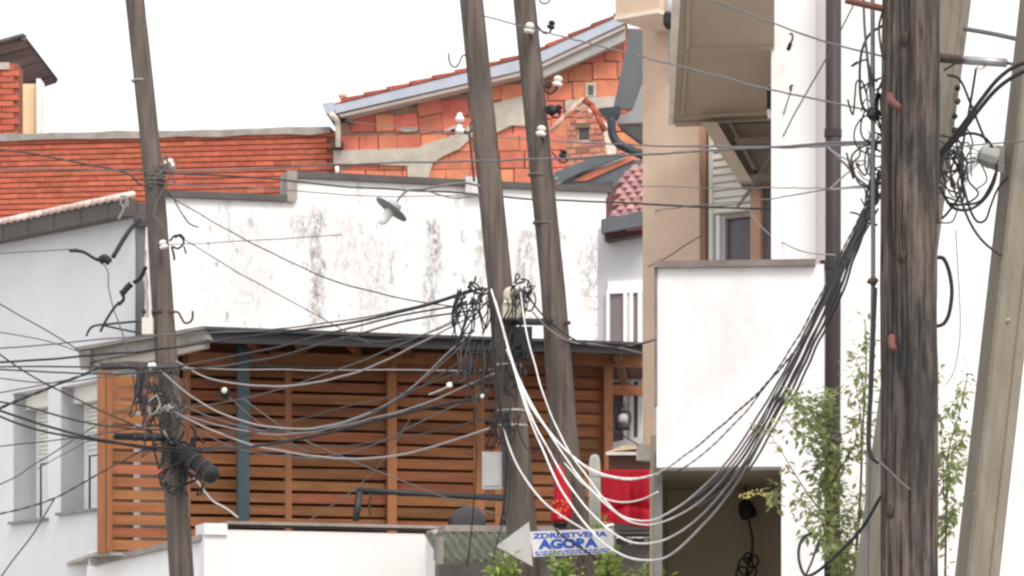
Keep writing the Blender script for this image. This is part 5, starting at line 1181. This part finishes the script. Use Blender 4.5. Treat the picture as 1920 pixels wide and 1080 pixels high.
tangle('pale wire scraps tied around the left pole insulators', rloops(7, 265, 325, 745, 775, YL - .35, 5, 12, seed=15) + [([(255, 700), (262, 730), (270, 760)], 3.5)], lcab_m, YL - .35)
tangle('grey wire loops wound at the upper insulator of the left pole', [([(300, 296), (312, 300), (322, 318), (312, 345), (300, 365), (290, 392), (286, 410)], 3), ([(322, 318), (326, 335), (328, 346)], 3), ([(290, 405), (300, 418), (306, 425)], 2.5)] + rloops(5, 302, 322, 305, 340, YL - .2, 5, 12, seed=16), gcab_m, YL - .22)
tangle('black wire curl beside the middle insulator of the left pole', [([(318, 452), (328, 442), (340, 444), (344, 456), (334, 466), (324, 462)], 4), ([(322, 462), (326, 478), (327, 488)], 5), ([(345, 462), (349, 476)], 4), ([(328, 446), (338, 440), (346, 448)], 4)], blk_m, YL - .2)
tangle('white wire scrap tied above the pale house gutter', [([(222, 412), (232, 392), (238, 372), (228, 366)], 4), ([(238, 388), (240, 380), (236, 372), (224, 376)], 4), ([(232, 390), (226, 378), (228, 366)], 4)], lcab_m, YL + .4)
tangle('big black cable loops right of the thick pole', [([(1762, 350), (1785, 388), (1820, 392), (1852, 366), (1868, 325), (1864, 285), (1846, 258), (1815, 250), (1785, 265), (1762, 290)], 6),
    ([(1775, 380), (1800, 384), (1836, 378), (1856, 350), (1868, 320)], 5), ([(1798, 300), (1806, 345), (1818, 390), (1832, 415), (1848, 412), (1858, 385), (1872, 352), (1895, 325), (1910, 290)], 5),
    ([(1766, 410), (1780, 395), (1802, 360), (1800, 320), (1785, 295)], 5), ([(1830, 128), (1822, 180), (1812, 235), (1802, 290)], 5), ([(1776, 140), (1800, 150), (1820, 195), (1838, 240), (1850, 268)], 5), ([(1770, 132), (1790, 120), (1806, 116)], 4)], blk_m, 16.35)
tangle('messy thin wires bunched at the right flank of the thick pole', rloops(14, 1768, 1822, 265, 385, 16.3, 14, 40, seed=21, wr=(2.8, 5)), dcab_m, 16.3)
tangle('black cable loops high on the left flank of the thick pole', [([(1655, 48), (1630, 65), (1615, 100), (1612, 150), (1616, 195), (1630, 212), (1645, 218)], 5), ([(1652, 146), (1632, 154), (1614, 166)], 4), ([(1655, 225), (1635, 215), (1616, 222), (1604, 240), (1602, 262), (1614, 282), (1640, 292), (1656, 294)], 3.5), ([(1622, 205), (1614, 235), (1618, 258), (1636, 268), (1656, 266)], 3.5), ([(1655, 150), (1645, 175), (1642, 205), (1650, 235), (1656, 250)], 4.5)], blk_m, 16.1)
tangle('black coils strung high along the conduit left of the thick pole', rloops(6, 1612, 1645, 70, 250, 16.1, 8, 22, seed=27, wr=(2.4, 4), tall=2.2), blk_m, 16.1)
tangle('thin dark wires bunched on the left flank of the thick pole', rloops(12, 1600, 1650, 275, 385, 16.15, 12, 34, seed=22, wr=(2.4, 4.2)), dcab_m, 16.15)
tangle('short black splices beside the upper downpipe of the pale house', [([(262, 412, 29.6), (246, 428, 29.5), (232, 448, 29.4), (212, 482, 29.3)], 9), ([(186, 490, 29.3), (196, 484, 29.3), (206, 492, 29.3)], 15), ([(130, 470, 29.3), (155, 472, 29.3), (176, 484, 29.3), (190, 490, 29.3)], 6)], blk_m, 29.4, 'splice', 'cable_splice')
tangle('chain of black connectors slanting left of the left pole', [([(274, 500, 28.2), (262, 522, 28.2), (250, 530, 28.2)], 8), ([(246, 532, 28.2), (238, 540, 28.2), (228, 552, 28.2)], 12), ([(226, 545, 28.2), (232, 560, 28.2), (222, 572, 28.2)], 7), ([(224, 566, 28.2), (212, 580, 28.2), (198, 602, 28.2), (188, 622, 28.2)], 5)], blk_m, 28.2, 'splice', 'cable_splice')
cable('thin grey wire curling down the pale house wall left of the pole', [(192, 492), (202, 510), (203, 540), (212, 575), (222, 600), (232, 630), (240, 660)], 29.3, 29.2, 3, gcab_m)
cable('pale wires dropping beside the downpipe of the pale house', [(274, 470), (272, 500), (276, 530), (274, 560), (277, 590)], 28.4, 27.8, 4, lcab_m)
# splice canisters
def canister(label, a, b, Y0, Y1, wpx):
    t = thing('splice_canister', label, 'splice canister', P(a[0], a[1], Y0))
    A, B = P(a[0], a[1], Y0), P(b[0], b[1], Y1); ax = B - A; L_ = ax.length; r_ = wpx * 0.5 * Y0 / FOC
    MB().lathe(A, ax, [(0, r_*0.5), (L_*0.08, r_*0.8), (L_*0.85, r_), (L_*0.95, r_*0.85), (L_, r_*0.4)], 16).build('body', blk_m, t, None, True)
    for k in (0.35, 0.6, 0.8): MB().lathe(A + ax*k, ax, [(-0.012, r_*1.06), (0.012, r_*1.06)], 16).build('ring', dcab_m, t, None, True)
canister('black ribbed splice canister angled off the left pole', (345, 848), (405, 898), YL - .35, YL - .5, 34)
canister('long horizontal black splice canister left of the left pole', (226, 818), (305, 820), YL - .35, YL - .35, 17)
t = blob(None, 'wire_tag', 843, 722, YA - .3, 12, 11, cer_m, 3); tag(t, 'white plastic tag on a wire left of the middle pole', 'wire tag')
ptube('tail', [(843, 724, YA - .3), (825, 732, YA - .3), (804, 740, YA - .3)], 3.5, lcab_m, t)
t = blob(None, 'wire_tag', 904, 742, YA - .3, 8, 10, cer_m, 5); tag(t, 'small white bead hanging beside the middle pole', 'wire tag')

# ================================================================== PLANTS
def leafmesh(m, c, d, up, ln, wd):
    d = d.normalized(); s_ = d.cross(up)
    s_ = s_.normalized() if s_.length > 1e-4 else Vector((1, 0, 0)); nrm = s_.cross(d)
    m.add([c, c + d*ln*0.45 + s_*wd*0.5 + nrm*wd*0.12, c + d*ln, c + d*ln*0.45 - s_*wd*0.5 + nrm*wd*0.12, c + d*ln*0.5 - nrm*wd*0.05],
          [(0, 1, 4), (1, 2, 4), (2, 3, 4), (3, 0, 4)])
def leaf_mat(name, col, tr):
    m = M(name, col, 0.5, 0.35, 3.0, 0.0, 20, spec=0.4)
    nt_ = m.node_tree; b = nt_.nodes['Principled BSDF']; out = nt_.nodes['Material Output']
    tl = nt_.nodes.new('ShaderNodeBsdfTranslucent'); tl.inputs['Color'].default_value = (*tr, 1); mx_ = nt_.nodes.new('ShaderNodeMixShader'); mx_.inputs[0].default_value = 0.42
    nt_.links.new(b.outputs[0], mx_.inputs[1]); nt_.links.new(tl.outputs[0], mx_.inputs[2]); nt_.links.new(mx_.outputs[0], out.inputs['Surface'])
    return m
lf_a = leaf_mat('shrub_leaf_dark', (0.16, 0.185, 0.085), (0.34, 0.40, 0.15)); lf_b = leaf_mat('shrub_leaf_light', (0.33, 0.36, 0.15), (0.54, 0.58, 0.24))
bark = M('twig_bark', (0.12, 0.085, 0.06), 0.9)
def shrub(label, branches, Y, seed, ln=(0.034, 0.062), dens=14, mats=(lf_a, lf_b), name='shrub', blossoms=None):
    rnd = random.Random(seed)
    t = thing(name, label, 'plant', P(branches[0][0][0][0], branches[0][0][0][1], Y))
    la, lb_, st_ = MB(), MB(), MB()
    for pts, w_, dn in branches:
        q = sm([P(p[0], p[1], (p[2] if len(p) > 2 else Y)) for p in pts], 8)
        n = len(q); st_.tube(q, [w_ * 0.5 * Y / FOC * (1 - 0.75 * i / n) for i in range(n)], 5)
        for i in range(2, n):
            for _ in range(int(dn * dens / 10 + rnd.random())):
                d = Vector((rnd.uniform(-1, 1), rnd.uniform(-1, 1), rnd.uniform(-0.9, 0.8)))
                # a short side twig carrying the leaf
                off = d.normalized() * rnd.uniform(0.0, 0.085) * (1 if dn > 4 else 0.4)
                c = q[i] + off; L_ = rnd.uniform(*ln)
                dd = Vector((d.x + rnd.uniform(-.5, .5), d.y, d.z - 0.25))
                leafmesh(la if rnd.random() < 0.55 else lb_, c, dd, Vector((rnd.uniform(-.5, .5), rnd.uniform(-1, 0.2), 1)), L_, L_ * 0.52)
    a = st_.build('stem', bark, t); b = la.build('foliage', mats[0], t); b['kind'] = 'stuff'; c = lb_.build('foliage', mats[1], t); c['kind'] = 'stuff'
    if blossoms:
        m = MB()
        for _ in range(60):
            x = blossoms[0] + rnd.gauss(0, 14); y = blossoms[1] + rnd.gauss(0, 22); c = P(x, y, Y + rnd.uniform(-.05, .05))
            leafmesh(m, c, Vector((rnd.uniform(-1, 1), rnd.uniform(-1, 1), rnd.uniform(-1, 1))), Vector((0, 0, 1)), 0.018, 0.01)
        f = m.build('blossom', M('dry_pink_blossom', (0.50, 0.28, 0.24), 0.8), t); f['kind'] = 'stuff'
    return t
rn = random.Random(44)
def twig(x0, y0, x1, y1, w_=4, dn=8, bend_=25):
    mx_ = (x0 + x1)/2 + rn.uniform(-bend_, bend_); my_ = (y0 + y1)/2 + rn.uniform(-bend_, bend_)*0.4
    return ([(x0, y0, 17.6 + rn.uniform(-.2, .2)), (mx_, my_, 17.6 + rn.uniform(-.25, .25)), (x1, y1, 17.6 + rn.uniform(-.3, .3))], w_, dn)
br_ = [([(1585, 1300, 17.6), (1580, 1120, 17.6), (1572, 1000, 17.6), (1560, 900, 17.6), (1548, 800, 17.6), (1540, 752, 17.6)], 9, 12)]
br_ += [([(1590, 1300, 17.6), (1600, 1100, 17.7), (1612, 950, 17.7), (1618, 800, 17.7), (1624, 690, 17.7), (1622, 600, 17.7)], 7, 6)]
br_ += [twig(1570, 1000, 1455, 830, 4, 3), twig(1450, 820, 1446, 800, 2, 2), twig(1560, 900, 1490, 760, 4, 9), twig(1550, 860, 1500, 740, 3, 8), twig(1545, 800, 1560, 740, 3, 10), twig(1560, 900, 1600, 780, 4, 7), twig(1575, 1000, 1500, 930, 4, 7), twig(1575, 1040, 1500, 985, 4, 5), twig(1580, 1060, 1620, 930, 4, 9),
        twig(1575, 1020, 1545, 900, 4, 12), twig(1575, 1060, 1540, 960, 4, 12), twig(1585, 1100, 1590, 960, 4, 12), twig(1580, 1100, 1560, 1040, 4, 10), twig(1595, 1100, 1610, 1040, 4, 9), twig(1615, 850, 1598, 700, 3, 6), twig(1620, 760, 1600, 660, 3, 5), twig(1540, 830, 1470, 780, 3, 6), twig(1555, 880, 1520, 800, 3, 11), twig(1565, 940, 1530, 860, 3, 11), twig(1470, 900, 1450, 950, 2, 4), twig(1540, 780, 1480, 735, 3, 4)]
shrub('leafy green shrub climbing in front of the brown downpipe', br_, 17.6, 5, dens=7)
br2 = [([(1770, 1300, 17.6), (1772, 1100, 17.6), (1775, 950, 17.6), (1778, 850, 17.6), (1800, 770, 17.6), (1815, 700, 17.6)], 6, 3), twig(1776, 900, 1800, 860, 3, 5), twig(1774, 860, 1805, 800, 3, 4), twig(1776, 930, 1765, 840, 3, 5), twig(1774, 970, 1800, 940, 3, 4), twig(1770, 940, 1762, 780, 3, 4), twig(1770, 800, 1763, 690, 2, 3), twig(1772, 1000, 1790, 960, 3, 4), twig(1790, 800, 1795, 740, 2, 2)]
shrub('sparse twigs with small leaves and dry blossoms right of the thick pole', br2, 17.6, 9, dens=9, blossoms=(1808, 712))
lime_a = leaf_mat('lime_leaf_dark', (0.16, 0.25, 0.05), (0.35, 0.45, 0.1)); lime_b = leaf_mat('lime_leaf_light', (0.38, 0.48, 0.13), (0.5, 0.6, 0.2))
def lime(label, x0, x1, ytop, Y, seed):
    rnd = random.Random(seed); br = []
    for k in range(int((x1 - x0) / 7) + 3):
        x = rnd.uniform(x0, x1); e_ = 1 - abs((x - (x0 + x1)/2) / ((x1 - x0)/2 + 1))**2
        yt = ytop + (1 - e_) * 22 + rnd.uniform(0, 10)
        br.append(([((x0 + x1)/2, 1190, Y), (x*0.7 + (x0 + x1)*0.15, 1120, Y), (x, yt, Y + rnd.uniform(-.1, .1))], 4, 7))
    shrub(label, br, Y, seed, (0.035, 0.07), 8, (lime_a, lime_b), 'lime_plant')
lime('bright lime green plant below the arrow tip', 922, 966, 1044, 23.4, 31)
lime('bright lime green plant between the two middle poles below the sign', 1040, 1076, 1042, 23.4, 32)
lime('bright lime green plant right of the leaning pole foot', 1118, 1158, 1040, 23.4, 33)
lime('bright lime green plant at the bottom below the hanging cable curve', 1190, 1246, 1062, 23.0, 34)
lime('small yellow green plant behind the sign top right', 1108, 1140, 972, 25.6, 35)
